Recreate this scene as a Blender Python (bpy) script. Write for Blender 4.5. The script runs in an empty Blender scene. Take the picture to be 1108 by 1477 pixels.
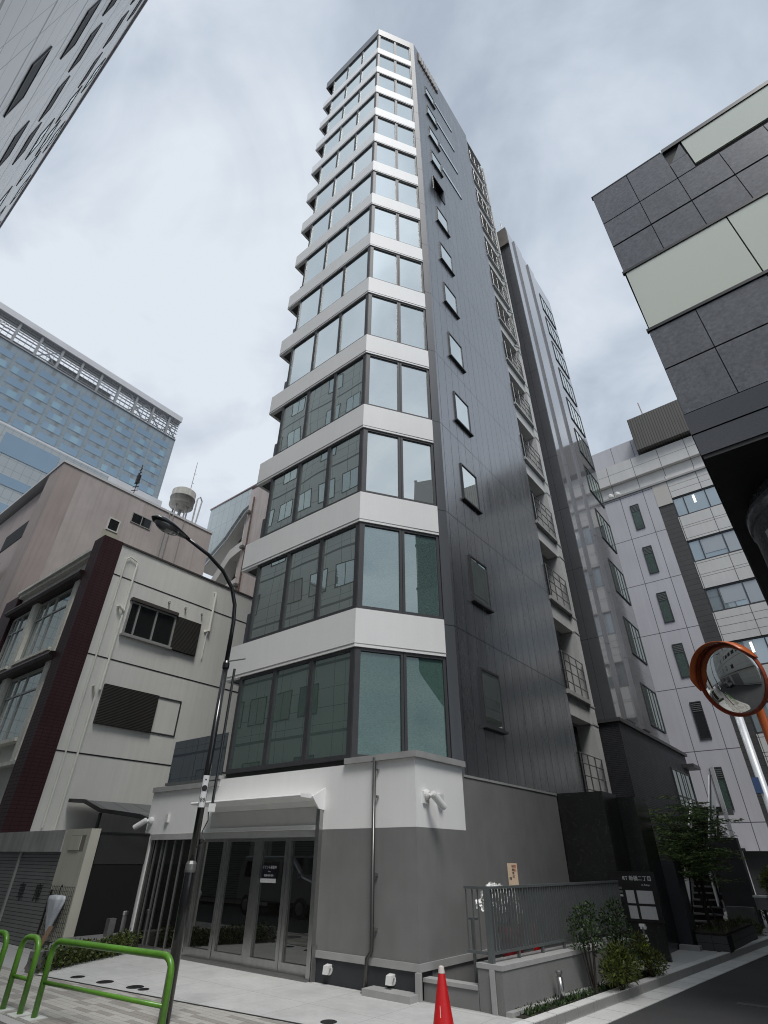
import bpy, bmesh, math, random
from mathutils import Vector, Matrix
random.seed(7)
R = math.radians
S = bpy.context.scene
COL = S.collection

# ------------------------------------------------------------------ camera
# site axes: +Y runs up the side street, -X runs along the main street
HEAD, PITCH, ROLL = R(38.64), R(33.456), R(0.485)
cam = bpy.data.cameras.new('camera'); co = bpy.data.objects.new('camera', cam); COL.objects.link(co)
co.location = (0, 0, 1.8)
ch, sh = math.cos(HEAD), math.sin(HEAD)
def hd(x, y, z): return Vector((x*ch - y*sh, x*sh + y*ch, z))
fw = hd(0, math.cos(PITCH), math.sin(PITCH)); u0 = hd(0, -math.sin(PITCH), math.cos(PITCH)); r0 = hd(1, 0, 0)
rr = r0*math.cos(ROLL) + u0*math.sin(ROLL); uu = u0*math.cos(ROLL) - r0*math.sin(ROLL)
mt = Matrix((rr, uu, -fw)).transposed().to_4x4(); mt.translation = co.location
co.matrix_world = mt
cam.sensor_fit = 'VERTICAL'; cam.sensor_height = 24.0; cam.lens = 24.0*754.06/1477
cam.clip_start = 0.05; cam.clip_end = 2000
S.camera = co

# ------------------------------------------------------------------ light
SUN_EL, SUN_AZ = 60, (0.78, -0.62)        # high, behind the viewer's right shoulder, softened by cloud
w = bpy.data.worlds.new('World'); S.world = w; w.use_nodes = True
nt = w.node_tree; nt.nodes.clear()
def nd(t, typ, **k):
    n = t.nodes.new(typ)
    for a, b in k.items():
        if a.startswith('_'): setattr(n, a[1:], b)
        else: n.inputs[a.replace('__', ' ')].default_value = b
    return n
out = nd(nt, 'ShaderNodeOutputWorld')
sky = nd(nt, 'ShaderNodeTexSky', _sky_type='NISHITA', _sun_disc=False, _sun_elevation=R(SUN_EL),
         _sun_rotation=math.atan2(SUN_AZ[0], SUN_AZ[1]))
b1 = nd(nt, 'ShaderNodeBackground', Strength=0.10); nt.links.new(sky.outputs[0], b1.inputs[0])
tc = nd(nt, 'ShaderNodeTexCoord'); sp = nd(nt, 'ShaderNodeSeparateXYZ'); nt.links.new(tc.outputs['Generated'], sp.inputs[0])
def wm(op, a, b=None):
    n = nd(nt, 'ShaderNodeMath', _operation=op)
    for i, v in enumerate((a, b)):
        if v is None: continue
        if isinstance(v, (int, float)): n.inputs[i].default_value = v
        else: nt.links.new(v, n.inputs[i])
    return n.outputs[0]
zz = wm('ADD', wm('MAXIMUM', sp.outputs[2], 0.0), 0.35)
cx = nd(nt, 'ShaderNodeCombineXYZ'); nt.links.new(wm('DIVIDE', sp.outputs[0], zz), cx.inputs[0]); nt.links.new(wm('DIVIDE', sp.outputs[1], zz), cx.inputs[1])
n1 = nd(nt, 'ShaderNodeTexNoise', Scale=1.25, Detail=6.0, Roughness=0.52, Distortion=0.5); nt.links.new(cx.outputs[0], n1.inputs['Vector'])
n2 = nd(nt, 'ShaderNodeTexNoise', Scale=3.6, Detail=6.0, Roughness=0.55, Distortion=0.6); nt.links.new(cx.outputs[0], n2.inputs['Vector'])
cr = nd(nt, 'ShaderNodeValToRGB'); nt.links.new(wm('ADD', wm('MULTIPLY', n1.outputs[0], 0.62), wm('MULTIPLY', n2.outputs[0], 0.38)), cr.inputs[0])
cr.color_ramp.elements[0].position = 0.42; cr.color_ramp.elements[0].color = (0.30, 0.345, 0.405, 1)
cr.color_ramp.elements[1].position = 0.59; cr.color_ramp.elements[1].color = (0.54, 0.58, 0.625, 1)
e = cr.color_ramp.elements.new(0.5); e.color = (0.415, 0.462, 0.525, 1)
# the cloud cover is thinnest, so brightest, round the hidden sun
sv = Vector((SUN_AZ[0]*math.cos(R(SUN_EL)), SUN_AZ[1]*math.cos(R(SUN_EL)), math.sin(R(SUN_EL)))).normalized()
dt = nd(nt, 'ShaderNodeVectorMath', _operation='DOT_PRODUCT'); nt.links.new(tc.outputs['Generated'], dt.inputs[0]); dt.inputs[1].default_value = sv
glow = wm('MULTIPLY', wm('POWER', wm('MAXIMUM', dt.outputs['Value'], 0.0), 60.0), 1.5)
b2 = nd(nt, 'ShaderNodeBackground'); nt.links.new(cr.outputs[0], b2.inputs[0]); nt.links.new(wm('ADD', glow, 1.0), b2.inputs[1])
mx = nd(nt, 'ShaderNodeMixShader', Fac=0.93); nt.links.new(b1.outputs[0], mx.inputs[1]); nt.links.new(b2.outputs[0], mx.inputs[2])
nt.links.new(mx.outputs[0], out.inputs[0])
sl = bpy.data.lights.new('sun', 'SUN'); sl.energy = 1.5; sl.angle = R(20); sl.color = (1, 0.97, 0.93)
so = bpy.data.objects.new('sun', sl); COL.objects.link(so); so.rotation_euler = sv.to_track_quat('Z', 'Y').to_euler()
S.view_settings.view_transform = 'Standard'; S.view_settings.look = 'None'; S.view_settings.exposure = 0.55; S.view_settings.gamma = 1
S.cycles.filter_width = 1.05

# ------------------------------------------------------------------ materials
def seam_nodes(t, pos, seams):
    """1 on joint lines: list of (axis, spacing, offset, width)"""
    s = nd(t, 'ShaderNodeSeparateXYZ'); t.links.new(pos, s.inputs[0]); acc = None
    for ax, spc, off, wd in seams:
        if isinstance(ax, tuple):
            d = nd(t, 'ShaderNodeVectorMath', _operation='DOT_PRODUCT'); t.links.new(pos, d.inputs[0]); d.inputs[1].default_value = ax; src = d.outputs['Value']
        else: src = s.outputs['XYZ'.index(ax)]
        a = nd(t, 'ShaderNodeMath', _operation='SUBTRACT'); t.links.new(src, a.inputs[0]); a.inputs[1].default_value = off - spc*500
        m = nd(t, 'ShaderNodeMath', _operation='MODULO'); t.links.new(a.outputs[0], m.inputs[0]); m.inputs[1].default_value = spc
        l = nd(t, 'ShaderNodeMath', _operation='LESS_THAN'); t.links.new(m.outputs[0], l.inputs[0]); l.inputs[1].default_value = wd
        if acc is None: acc = l.outputs[0]
        else:
            x = nd(t, 'ShaderNodeMath', _operation='MAXIMUM'); t.links.new(acc, x.inputs[0]); t.links.new(l.outputs[0], x.inputs[1]); acc = x.outputs[0]
    return acc
def mat(name, c, rough=0.6, metal=0.0, noise=None, streak=0.0, bump=None, seams=None, seamc=None, spec=0.5, coat=0.0, island=0.0, scol=None, c2=None):
    m = bpy.data.materials.new(name); m.use_nodes = True; t = m.node_tree
    b = t.nodes['Principled BSDF']
    b.inputs['Roughness'].default_value = rough; b.inputs['Metallic'].default_value = metal
    b.inputs['Specular IOR Level'].default_value = spec; b.inputs['Coat Weight'].default_value = coat; b.inputs['Coat Roughness'].default_value = 0.05
    g = nd(t, 'ShaderNodeNewGeometry'); pos = g.outputs['Position']
    rgb = nd(t, 'ShaderNodeRGB'); rgb.outputs[0].default_value = (*c, 1); cur = rgb.outputs[0]
    def scale_by(cur, val, lo, hi):
        mr = nd(t, 'ShaderNodeMapRange'); t.links.new(val, mr.inputs[0])
        mr.inputs[1].default_value = 0.25; mr.inputs[2].default_value = 0.75; mr.inputs[3].default_value = lo; mr.inputs[4].default_value = hi
        v = nd(t, 'ShaderNodeVectorMath', _operation='SCALE'); t.links.new(cur, v.inputs[0]); t.links.new(mr.outputs[0], v.inputs['Scale']); return v.outputs[0]
    if noise:
        for (sc, am) in (noise if isinstance(noise, list) else [noise]):
            n = nd(t, 'ShaderNodeTexNoise', Scale=sc, Detail=4.0); t.links.new(pos, n.inputs['Vector'])
            cur = scale_by(cur, n.outputs[0], 1-am, 1+am)
    if streak:
        mp = nd(t, 'ShaderNodeMapping'); mp.inputs['Scale'].default_value = (3.0, 3.0, 0.16); t.links.new(pos, mp.inputs[0])
        n = nd(t, 'ShaderNodeTexNoise', Scale=1.6, Detail=5.0, Roughness=0.65); t.links.new(mp.outputs[0], n.inputs['Vector'])
        if scol:
            mr = nd(t, 'ShaderNodeMapRange'); t.links.new(n.outputs[0], mr.inputs[0]); mr.inputs[1].default_value = 0.48; mr.inputs[2].default_value = 0.75; mr.inputs[4].default_value = streak
            x = nd(t, 'ShaderNodeMixRGB'); t.links.new(mr.outputs[0], x.inputs[0]); t.links.new(cur, x.inputs[1]); x.inputs[2].default_value = (*scol, 1); cur = x.outputs[0]
        else: cur = scale_by(cur, n.outputs[0], 1-streak, 1+streak)
    if island:
        cur = scale_by(cur, g.outputs['Random Per Island'], 1-island, 1+island)
    if c2:
        x = nd(t, 'ShaderNodeMixRGB'); t.links.new(g.outputs['Random Per Island'], x.inputs[0]); t.links.new(cur, x.inputs[1]); x.inputs[2].default_value = (*c2, 1); cur = x.outputs[0]
    sm = None
    if seams:
        sm = seam_nodes(t, pos, seams)
        x = nd(t, 'ShaderNodeMixRGB'); t.links.new(sm, x.inputs[0]); t.links.new(cur, x.inputs[1])
        x.inputs[2].default_value = (*(seamc or tuple(v*0.3 for v in c)), 1); cur = x.outputs[0]
        mq = nd(t, 'ShaderNodeMapRange'); t.links.new(sm, mq.inputs[0]); mq.inputs[3].default_value = spec; mq.inputs[4].default_value = spec*.12; t.links.new(mq.outputs[0], b.inputs['Specular IOR Level'])   # joints are matt
    t.links.new(cur, b.inputs['Base Color'])
    if bump:
        n = nd(t, 'ShaderNodeTexNoise', Scale=bump[0], Detail=3.0); t.links.new(pos, n.inputs['Vector'])
        bp = nd(t, 'ShaderNodeBump', Strength=bump[1], Distance=bump[2] if len(bump) > 2 else 0.01); t.links.new(n.outputs[0], bp.inputs['Height'])
        t.links.new(bp.outputs[0], b.inputs['Normal'])
    return m
def glass(name, inner, refl=(0.86, 0.94, 0.95), f0=0.4, f1=0.95, wave=0.02, innoise=None, weave=0.0, blind=None):
    m = bpy.data.materials.new(name); m.use_nodes = True; t = m.node_tree; t.nodes.clear()
    o = nd(t, 'ShaderNodeOutputMaterial'); mx = nd(t, 'ShaderNodeMixShader')
    d = nd(t, 'ShaderNodeBsdfDiffuse'); d.inputs[0].default_value = (*inner, 1)
    g = nd(t, 'ShaderNodeBsdfGlossy', Roughness=0.0); g.inputs[0].default_value = (*refl, 1)
    ge = nd(t, 'ShaderNodeNewGeometry')
    if wave:
        n = nd(t, 'ShaderNodeTexNoise', Scale=0.55, Detail=0.0); t.links.new(ge.outputs['Position'], n.inputs['Vector'])
        bp = nd(t, 'ShaderNodeBump', Strength=wave, Distance=0.25); t.links.new(n.outputs[0], bp.inputs['Height']); t.links.new(bp.outputs[0], g.inputs['Normal'])
    if weave:
        n = nd(t, 'ShaderNodeTexNoise', Scale=22.0, Detail=5.0); mp = nd(t, 'ShaderNodeMapping'); mp.inputs['Scale'].default_value = (1, 1, 2.6)
        t.links.new(ge.outputs['Position'], mp.inputs[0]); t.links.new(mp.outputs[0], n.inputs['Vector'])
        mr = nd(t, 'ShaderNodeMapRange'); t.links.new(n.outputs[0], mr.inputs[0]); mr.inputs[1].default_value = .3; mr.inputs[2].default_value = .7; mr.inputs[3].default_value = 1-weave; mr.inputs[4].default_value = 1+weave
        v = nd(t, 'ShaderNodeVectorMath', _operation='SCALE'); v.inputs[0].default_value = inner; t.links.new(mr.outputs[0], v.inputs['Scale']); t.links.new(v.outputs[0], d.inputs[0])
    lw = nd(t, 'ShaderNodeLayerWeight', Blend=0.5)
    mr = nd(t, 'ShaderNodeMapRange'); t.links.new(lw.outputs['Facing'], mr.inputs[0]); mr.inputs[1].default_value = 0.15; mr.inputs[2].default_value = 1.0; mr.inputs[3].default_value = f0; mr.inputs[4].default_value = f1
    t.links.new(mr.outputs[0], mx.inputs[0]); t.links.new(d.outputs[0], mx.inputs[1]); t.links.new(g.outputs[0], mx.inputs[2]); t.links.new(mx.outputs[0], o.inputs[0])
    return m
def emit(name, c, s):
    m = bpy.data.materials.new(name); m.use_nodes = True; b = m.node_tree.nodes['Principled BSDF']
    b.inputs['Emission Color'].default_value = (*c, 1); b.inputs['Emission Strength'].default_value = s; b.inputs['Base Color'].default_value = (*c, 1); return m

CHU, CHN = (0.5505, 0.8348), (0.8348, -0.5505)
WHITE = mat('white_panel', (0.84, 0.835, 0.82), 0.55, noise=[(0.6, .03), (40, .03)], streak=0.025)
PODW = mat('white_render', (0.85, 0.85, 0.83), 0.8, streak=.03, noise=[(0.7, .04), (120, .05)], bump=(160, .25, .004))
PODG = mat('grey_render', (0.195, 0.194, 0.189), 0.85, noise=[(0.5, .12), (2.2, .08), (150, .25)], bump=(170, .5, .005), streak=.06)
CAP = mat('grey_coping', (0.36, 0.36, 0.35), 0.6, noise=(3, .12))
CLAD = mat('dark_cladding', (0.055, 0.060, 0.067), 0.27, noise=[(0.35, .16), (5, .12), (40, .06)], streak=0.20, spec=1.0,
           seams=[('Y', 0.47, 10.9, 0.022), ('Z', 3.42, 6.6, 0.03)], seamc=(0.022, 0.025, 0.03))
t_ = CLAD.node_tree; bs_ = t_.nodes['Principled BSDF']; g_ = nd(t_, 'ShaderNodeNewGeometry'); mp_ = nd(t_, 'ShaderNodeMapping'); mp_.inputs['Scale'].default_value = (1.6, 1.6, .22); t_.links.new(g_.outputs['Position'], mp_.inputs[0])
n_ = nd(t_, 'ShaderNodeTexNoise', Scale=1.7, Detail=7.0, Roughness=.7); t_.links.new(mp_.outputs[0], n_.inputs['Vector'])
m_ = nd(t_, 'ShaderNodeMapRange'); t_.links.new(n_.outputs[0], m_.inputs[0]); m_.inputs[1].default_value = .35; m_.inputs[2].default_value = .65; m_.inputs[3].default_value = .19; m_.inputs[4].default_value = .30; bs_.inputs['IOR'].default_value = 2.35; t_.links.new(m_.outputs[0], bs_.inputs['Roughness'])
CLADC = mat('dark_chamfer_cladding', (0.075, 0.081, 0.09), 0.45, noise=(0.5, .1), streak=0.12, seams=[('Z', 3.42, 6.6, 0.022)], seamc=(0.022, 0.025, 0.03))
CLADT = mat('roof_edge_cladding', (0.12, 0.125, 0.13), 0.4, noise=(0.8, .1), streak=.1)
FRAME = mat('dark_window_frame', (0.046, 0.047, 0.051), 0.5, noise=(4, .1))
CORE = mat('dark_interior', (0.03, 0.032, 0.033), 0.7)
G_SKY = glass('sky_reflecting_glass', (0.42, 0.455, 0.448), (0.86, 0.91, 0.895), 0.55, 0.92, 0.03)
G_MID = glass('tinted_glass', (0.15, 0.18, 0.165), (0.84, 0.90, 0.87), 0.46, 0.95, 0.03, weave=.12)
G_TEAL2 = glass('half_curtained_glass', (0.10, 0.16, 0.15), (0.8, 0.88, 0.88), 0.30, 0.8, 0.012, weave=.3)
G_TEAL = glass('curtained_glass', (0.075, 0.135, 0.118), (0.8, 0.88, 0.87), 0.12, 0.8, 0.012, weave=.28)
G_LOW = glass('dim_green_glass', (0.078, 0.120, 0.102), (0.82, 0.9, 0.86), 0.24, 0.9, 0.015, weave=.25)
G_DARK = glass('dark_glass', (0.02, 0.022, 0.022), (0.75, 0.8, 0.8), 0.12, 0.85, 0.01)
G_DOOR = glass('door_glass', (0.010, 0.010, 0.009), (0.62, 0.63, 0.61), 0.22, 0.7, 0.004)
STEEL = mat('stainless_steel', (0.42, 0.42, 0.41), 0.28, 0.9, noise=(9, .1))
STEELD = mat('dull_steel', (0.23, 0.23, 0.225), 0.4, 0.6, noise=(12, .12))
PIER = mat('pale_concrete', (0.52, 0.52, 0.505), 0.7, noise=[(1.1, .1), (30, .06)], streak=.15)
GREYP = mat('grey_pipe', (0.30, 0.30, 0.295), 0.5, noise=(5, .1))
BALG = mat('grey_balcony_panel', (0.085, 0.095, 0.105), 0.35, noise=(2, .08))
BLACK = mat('black_paint', (0.012, 0.012, 0.013), 0.35, noise=(8, .2))
BLACKM = mat('matt_black', (0.016, 0.016, 0.017), 0.6, noise=(8, .2))

# ------------------------------------------------------------------ mesh helpers
class F:                                     # facade frame: u along the wall, n outwards
    def __init__(s, o, u, n): s.o = Vector((o[0], o[1], 0)); s.u = Vector((u[0], u[1], 0)); s.n = Vector((n[0], n[1], 0))
    def p(s, u, n, z): return s.o + s.u*u + s.n*n + Vector((0, 0, z))
W = F((0, 0), (1, 0), (0, 1))                # plain world axes
def FY(y): return F((0, y), (1, 0), (0, -1)) # wall facing -Y, u = X
def FX(x): return F((x, 0), (0, 1), (1, 0))  # wall facing +X, u = Y
class MB:
    def __init__(s): s.v = []; s.f = []
    def add(s, vs, fs):
        k = len(s.v); s.v += [Vector(v) for v in vs]; s.f += [tuple(i+k for i in f) for f in fs]; return s
    def box(s, fr, a0, a1, n0, n1, z0, z1):
        q = [fr.p(a, n, z) for z in (z0, z1) for n in (n0, n1) for a in (a0, a1)]
        return s.add(q, [(0, 1, 3, 2), (4, 6, 7, 5), (0, 4, 5, 1), (2, 3, 7, 6), (0, 2, 6, 4), (1, 5, 7, 3)])
    def b(s, x0, x1, y0, y1, z0, z1): return s.box(W, x0, x1, y0, y1, z0, z1)
    def prism(s, poly, z0, z1):
        n = len(poly); zf = (lambda z, i: z[i] if isinstance(z, (list, tuple)) else z)
        vs = [(p[0], p[1], zf(z0, i)) for i, p in enumerate(poly)] + [(p[0], p[1], zf(z1, i)) for i, p in enumerate(poly)]
        return s.add(vs, [tuple(range(n-1, -1, -1)), tuple(range(n, 2*n))] + [(i, (i+1) % n, n+(i+1) % n, n+i) for i in range(n)])
    def extr(s, pts, d):                      # polygon of 3-D points pushed along d
        n = len(pts); d = Vector(d); pts = [Vector(p) for p in pts]
        return s.add(pts + [p+d for p in pts], [tuple(range(n-1, -1, -1)), tuple(range(n, 2*n))] + [(i, (i+1) % n, n+(i+1) % n, n+i) for i in range(n)])
    def quad(s, *p): return s.add(p, [tuple(range(len(p)))])
    def tube(s, pts, r, k=10, caps=True):
        pts = [Vector(p) for p in pts]; n = len(pts); rs = r if isinstance(r, (list, tuple)) else [r]*n
        vs = []; up = None
        for i, p in enumerate(pts):
            d = (pts[min(i+1, n-1)] - pts[max(i-1, 0)]).normalized()
            if up is None: up = d.orthogonal().normalized()
            up = (up - d*up.dot(d)).normalized(); sd = d.cross(up)
            vs += [p + (up*math.cos(2*math.pi*j/k) + sd*math.sin(2*math.pi*j/k))*rs[i] for j in range(k)]
        fs = [(i*k+j, i*k+(j+1) % k, (i+1)*k+(j+1) % k, (i+1)*k+j) for i in range(n-1) for j in range(k)]
        if caps: fs += [tuple(range(k-1, -1, -1)), tuple(range((n-1)*k, n*k))]
        return s.add(vs, fs)
    def lathe(s, c, prof, k=24, axis=None):   # prof: (r, h)
        c = Vector(c); ax = Vector(axis or (0, 0, 1)).normalized(); a = ax.orthogonal().normalized(); b = ax.cross(a); vs = []
        for r_, h in prof: vs += [c + ax*h + (a*math.cos(2*math.pi*j/k) + b*math.sin(2*math.pi*j/k))*max(r_, 1e-4) for j in range(k)]
        n = len(prof); fs = [(i*k+j, i*k+(j+1) % k, (i+1)*k+(j+1) % k, (i+1)*k+j) for i in range(n-1) for j in range(k)]
        fs += [tuple(range(k-1, -1, -1)), tuple(range((n-1)*k, n*k))]
        return s.add(vs, fs)
    def build(s, name, m, parent=None, smooth=False, bevel=0.0, fix=True):
        me = bpy.data.meshes.new(name); off = Vector((0, 0, 0)); p = parent
        while p is not None: off += p.location; p = p.parent
        o = bpy.data.objects.new(name, me); COL.objects.link(o)
        if parent is not None: o.parent = parent
        else:                                 # top-level mesh: origin at the middle of its base
            if s.v:
                xs = [v.x for v in s.v]; ys = [v.y for v in s.v]; off = Vector(((min(xs)+max(xs))/2, (min(ys)+max(ys))/2, min(v.z for v in s.v))); o.location = off
        me.from_pydata([v - off for v in s.v], [], s.f)
        if fix:
            bm = bmesh.new(); bm.from_mesh(me); bmesh.ops.recalc_face_normals(bm, faces=bm.faces)
            if bevel: bmesh.ops.bevel(bm, geom=bm.edges[:], offset=bevel, segments=1, affect='EDGES', clamp_overlap=True)
            bm.to_mesh(me); bm.free()
        if smooth:
            for pl in me.polygons: pl.use_smooth = True
        me.materials.append(m)
        return o
def split(mb, name, m, parent, **k):
    """every separate piece of the mesh becomes a part of its own"""
    par = list(range(len(mb.v)))
    def find(i):
        while par[i] != i: par[i] = par[par[i]]; i = par[i]
        return i
    for f in mb.f:
        for j in f[1:]: par[find(j)] = find(f[0])
    gr = {}
    for f in mb.f: gr.setdefault(find(f[0]), []).append(f)
    res = []
    for fs in gr.values():
        q = MB(); mp = {}
        for f in fs:
            for i in f:
                if i not in mp: mp[i] = len(q.v); q.v.append(mb.v[i])
        q.f = [tuple(mp[i] for i in f) for f in fs]; res.append(q.build(name, m, parent, **k))
    return res
def tag(o, label=None, cat=None, group=None, kind=None):
    if label: o['label'] = label
    if cat: o['category'] = cat
    if group: o['group'] = group
    if kind: o['kind'] = kind
    return o
def thing(name, loc, label, cat, group=None):
    o = bpy.data.objects.new(name, None); COL.objects.link(o); o.location = loc; o.empty_display_size = .3
    return tag(o, label, cat, group)
def copy_tree(o, parent=None):
    c = o.copy(); COL.objects.link(c); c.parent = parent
    for k in o.children: copy_tree(k, c)
    return c
def struct(mb, name, m, label=None): return tag(mb.build(name, m), label, None, None, 'structure')
def text(s, size, fr, u, n, z, m, name, parent, depth=.004, up=(0, 0, 1), align='CENTER'):
    cu = bpy.data.curves.new(name, 'FONT'); cu.body = s; cu.size = size; cu.align_x = align; cu.align_y = 'CENTER'; cu.extrude = depth
    to = bpy.data.objects.new(name, cu); COL.objects.link(to)
    me = bpy.data.meshes.new_from_object(to.evaluated_get(bpy.context.evaluated_depsgraph_get()))
    bpy.data.objects.remove(to); mb = MB(); base = fr.p(u, n, z); up = Vector(up)
    for v in me.vertices: mb.v.append(base + fr.u*v.co.x + up*v.co.y + fr.n*v.co.z)
    mb.f = [tuple(p.vertices) for p in me.polygons]; bpy.data.meshes.remove(me)
    return mb.build(name, m, parent, fix=False)
def window(par, fr, a0, a1, z0, z1, fm, gm, fwid=0.06, n0=-0.04, n1=0.03, mulls=(), bars=(), left=None, right=None, sill=None, name='window', top=None, bot=None, tint=None):
    l = left or fwid; r_ = right or fwid; tp = top or fwid; bt = bot or fwid; mb = MB()
    mb.box(fr, a0, a0+l, n0, n1, z0, z1); mb.box(fr, a1-r_, a1, n0, n1, z0, z1)
    mb.box(fr, a0+l, a1-r_, n0, n1, z1-tp, z1); mb.box(fr, a0+l, a1-r_, n0, n1, z0, z0+bt)
    for x in mulls: mb.box(fr, x-fwid/2, x+fwid/2, n0+.01, n1-.008, z0+bt, z1-tp)
    for z in bars: mb.box(fr, a0+l, a1-r_, n0+.012, n1-.012, z-fwid/2, z+fwid/2)
    o = mb.build(name, fm, par)
    n = n0 + (n1-n0)*0.45
    MB().box(fr, a0+l*.9, a1-r_*.9, n-.012, n, z0+bt*.9, z1-tp*.9).build('pane', gm, o)
    if sill: MB().box(fr, a0-sill[0], a1+sill[0], n0, n1+sill[1], z0-sill[2], z0-.002).build('sill', sill[3] if len(sill) > 3 else fm, o)
    return o

# ================================================================== the slim office tower
Y0, XL, XC, X1 = 8.66, -12.58, -7.75, -6.35
DC = 2.543                                   # chamfer length
FS = FY(Y0); FC = F((XC, Y0), CHU, CHN); FR = FX(X1)
Y1 = Y0 + CHU[1]*DC
ROOF = 49.05
SILL = [3.47, 6.74, 10.14, 13.46, 16.78, 20.14, 23.28, 26.55, 29.65, 32.75, 35.93, 39.04, 42.1, 45.34]
HEADZ = [5.81, 9.19, 12.51, 15.86, 19.2, 22.34, 25.6, 28.7, 31.8, 34.98, 38.1, 41.18, 44.42, 47.95]
T = thing('office_tower', (-9.4, 14, 0), 'slim fifteen storey tower with white bands, big corner windows and a dark metal side', 'building')
def cpt(d, n=0): return (XC + CHU[0]*d + CHN[0]*n, Y0 + CHU[1]*d + CHN[1]*n)
# dark body behind the facades
body = MB(); i = .14
body.prism([(-11.95, Y0+i), (XC-.06, Y0+i), cpt(DC-.02, -i), (X1-.1, Y1+.1), (X1-.1, 17.8), (-7.75, 17.8), (-7.75, 20.3), (-11.95, 20.3)], 3.3, ROOF-.35)
body.build('body', CORE, T)
c = MB(); c.b(X1-.09, X1, Y1, 17.8, 3.22, ROOF); c.build('side_cladding', CLAD, T)
c = MB(); c.prism([cpt(2.27), cpt(DC), (X1-.02, Y1-.001), cpt(DC-.02, -.12), cpt(2.27, -.12)], 3.22, ROOF-.004); c.build('corner_cladding', CLADC, T)
c = MB(); c.prism([(XL, Y0), (XC, Y0), cpt(2.268), cpt(2.268, -.13), (XC-.06, Y0+.13), (XL, Y0+.13)], HEADZ[-1], ROOF-.002)
c.b(XL, XL+.13, Y0+.131, 12.5, HEADZ[-1], ROOF-.004); c.build('roof_edge', CLADT, T)
c = MB(); c.prism([(XL+.14, Y0+.14), (XC, Y0+.14), cpt(DC-.05, -.14), (X1-.1, Y1+.2), (X1-.1, 20.3), (XL+.14, 20.3)], ROOF-.3, ROOF-.15); c.build('roof', CAP, T)
# white bands wrapping the corner, a thin drip line along the bottom of each
for k in range(13):
    z0, z1 = HEADZ[k], SILL[k+1]
    m = MB(); m.prism([(XL, Y0), (XC, Y0), cpt(2.27), cpt(2.27, -.135), (XC-.06, Y0+.135), (XL, Y0+.135)], z0, z1)
    m.b(XL, XL+.1, Y0+.136, 12.3, z0, z1)
    o = m.build('white_band', WHITE, T)
    d = MB(); d.prism([(XL, Y0-.012), (XC-.002, Y0-.012), cpt(2.28, .012), cpt(2.28, .002), (XC, Y0-.002), (XL, Y0-.002)], z0+.07, z0+.085); d.build('drip_line', CAP, o)
    s = MB(); s.b(XL+.101, -11.9, Y0+.137, 12.3, z0+.02, z0+.14); s.build('soffit', FRAME, o)
# windows of the two glazed faces
for k in range(14):
    z0, z1 = SILL[k]+.004, HEADZ[k]-.004
    gl = [G_LOW, G_MID, G_MID, G_MID][k] if k < 4 else G_SKY
    for (a, b2_, l, r_) in ((-11.85, -10.465, .1, .06), (-10.455, -9.155, .06, .06), (-9.145, XC-.01, .06, .14)):
        window(T, FS, a, b2_, z0, z1, FRAME, gl, n0=-.12, n1=-.035, left=l, right=r_, top=.07, bot=.09)
    gc = [G_TEAL, G_TEAL2][k] if k < 2 else G_SKY
    for (a, b2_, l, r_) in ((.012, 1.195, .15, .065), (1.205, 2.262, .065, .07)):
        window(T, FC, a, b2_, z0, z1, FRAME, gc, n0=-.12, n1=-.035, left=l, right=r_, top=.07, bot=.09)
    # stepped-back left flank with a grey balcony panel
    if k:
        m = MB(); m.b(-12.5, -11.9, Y0+.42, Y0+.45, z0, z0+1.15); m.b(-12.5, -12.46, Y0+.451, 12.2, z0, z0+1.15); split(m, 'balcony_panel', BALG, T)
# small windows in the dark side; the ninth is tilted open
for k in range(13):
    z0 = SILL[k] + .98 - .03*k; z1 = z0 + 1.4
    if k == 8:
        o = MB().box(FR, 11.78, 12.86, .002, .03, z0, z1).build('open_window', BLACK, T)
        m = MB(); q = [FR.p(11.8, .04, z1), FR.p(12.84, .04, z1), FR.p(12.84, .30, z0+.12), FR.p(11.8, .30, z0+.12)]
        m.extr(q, (0, 0, .03)); m.build('tilted_sash', FRAME, o); continue
    window(T, FR, 11.84, 12.84, z0, z1, FRAME, G_SKY if k > 1 else G_MID, fwid=.055, n0=.002, n1=.045, sill=(.06, .05, .06))
for k in range(9, 13):
    z = SILL[k] + 2.16 - .03*k
    m = MB(); m.box(FR, 13.0, 15.1, .002, .03, z-.03, z+.32); o = m.build('slit_window', FRAME, T)
    MB().box(FR, 13.04, 15.06, .031, .036, z+.01, z+.28).build('pane', G_SKY, o)
RUST = mat('rusty_brown', (0.10, 0.065, 0.05), 0.7, noise=(7, .4))
m = MB(); m.box(FR, 11.2, 13.6, .002, .05, 47.0, 48.5); vo = m.build('roof_vent', RUST, T)
m = MB()
for q in range(9): m.box(FR, 11.3+q*.26, 11.42+q*.26, .051, .12, 47.1, 48.4)
m.build('vent_slat', PIER, vo)
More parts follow.
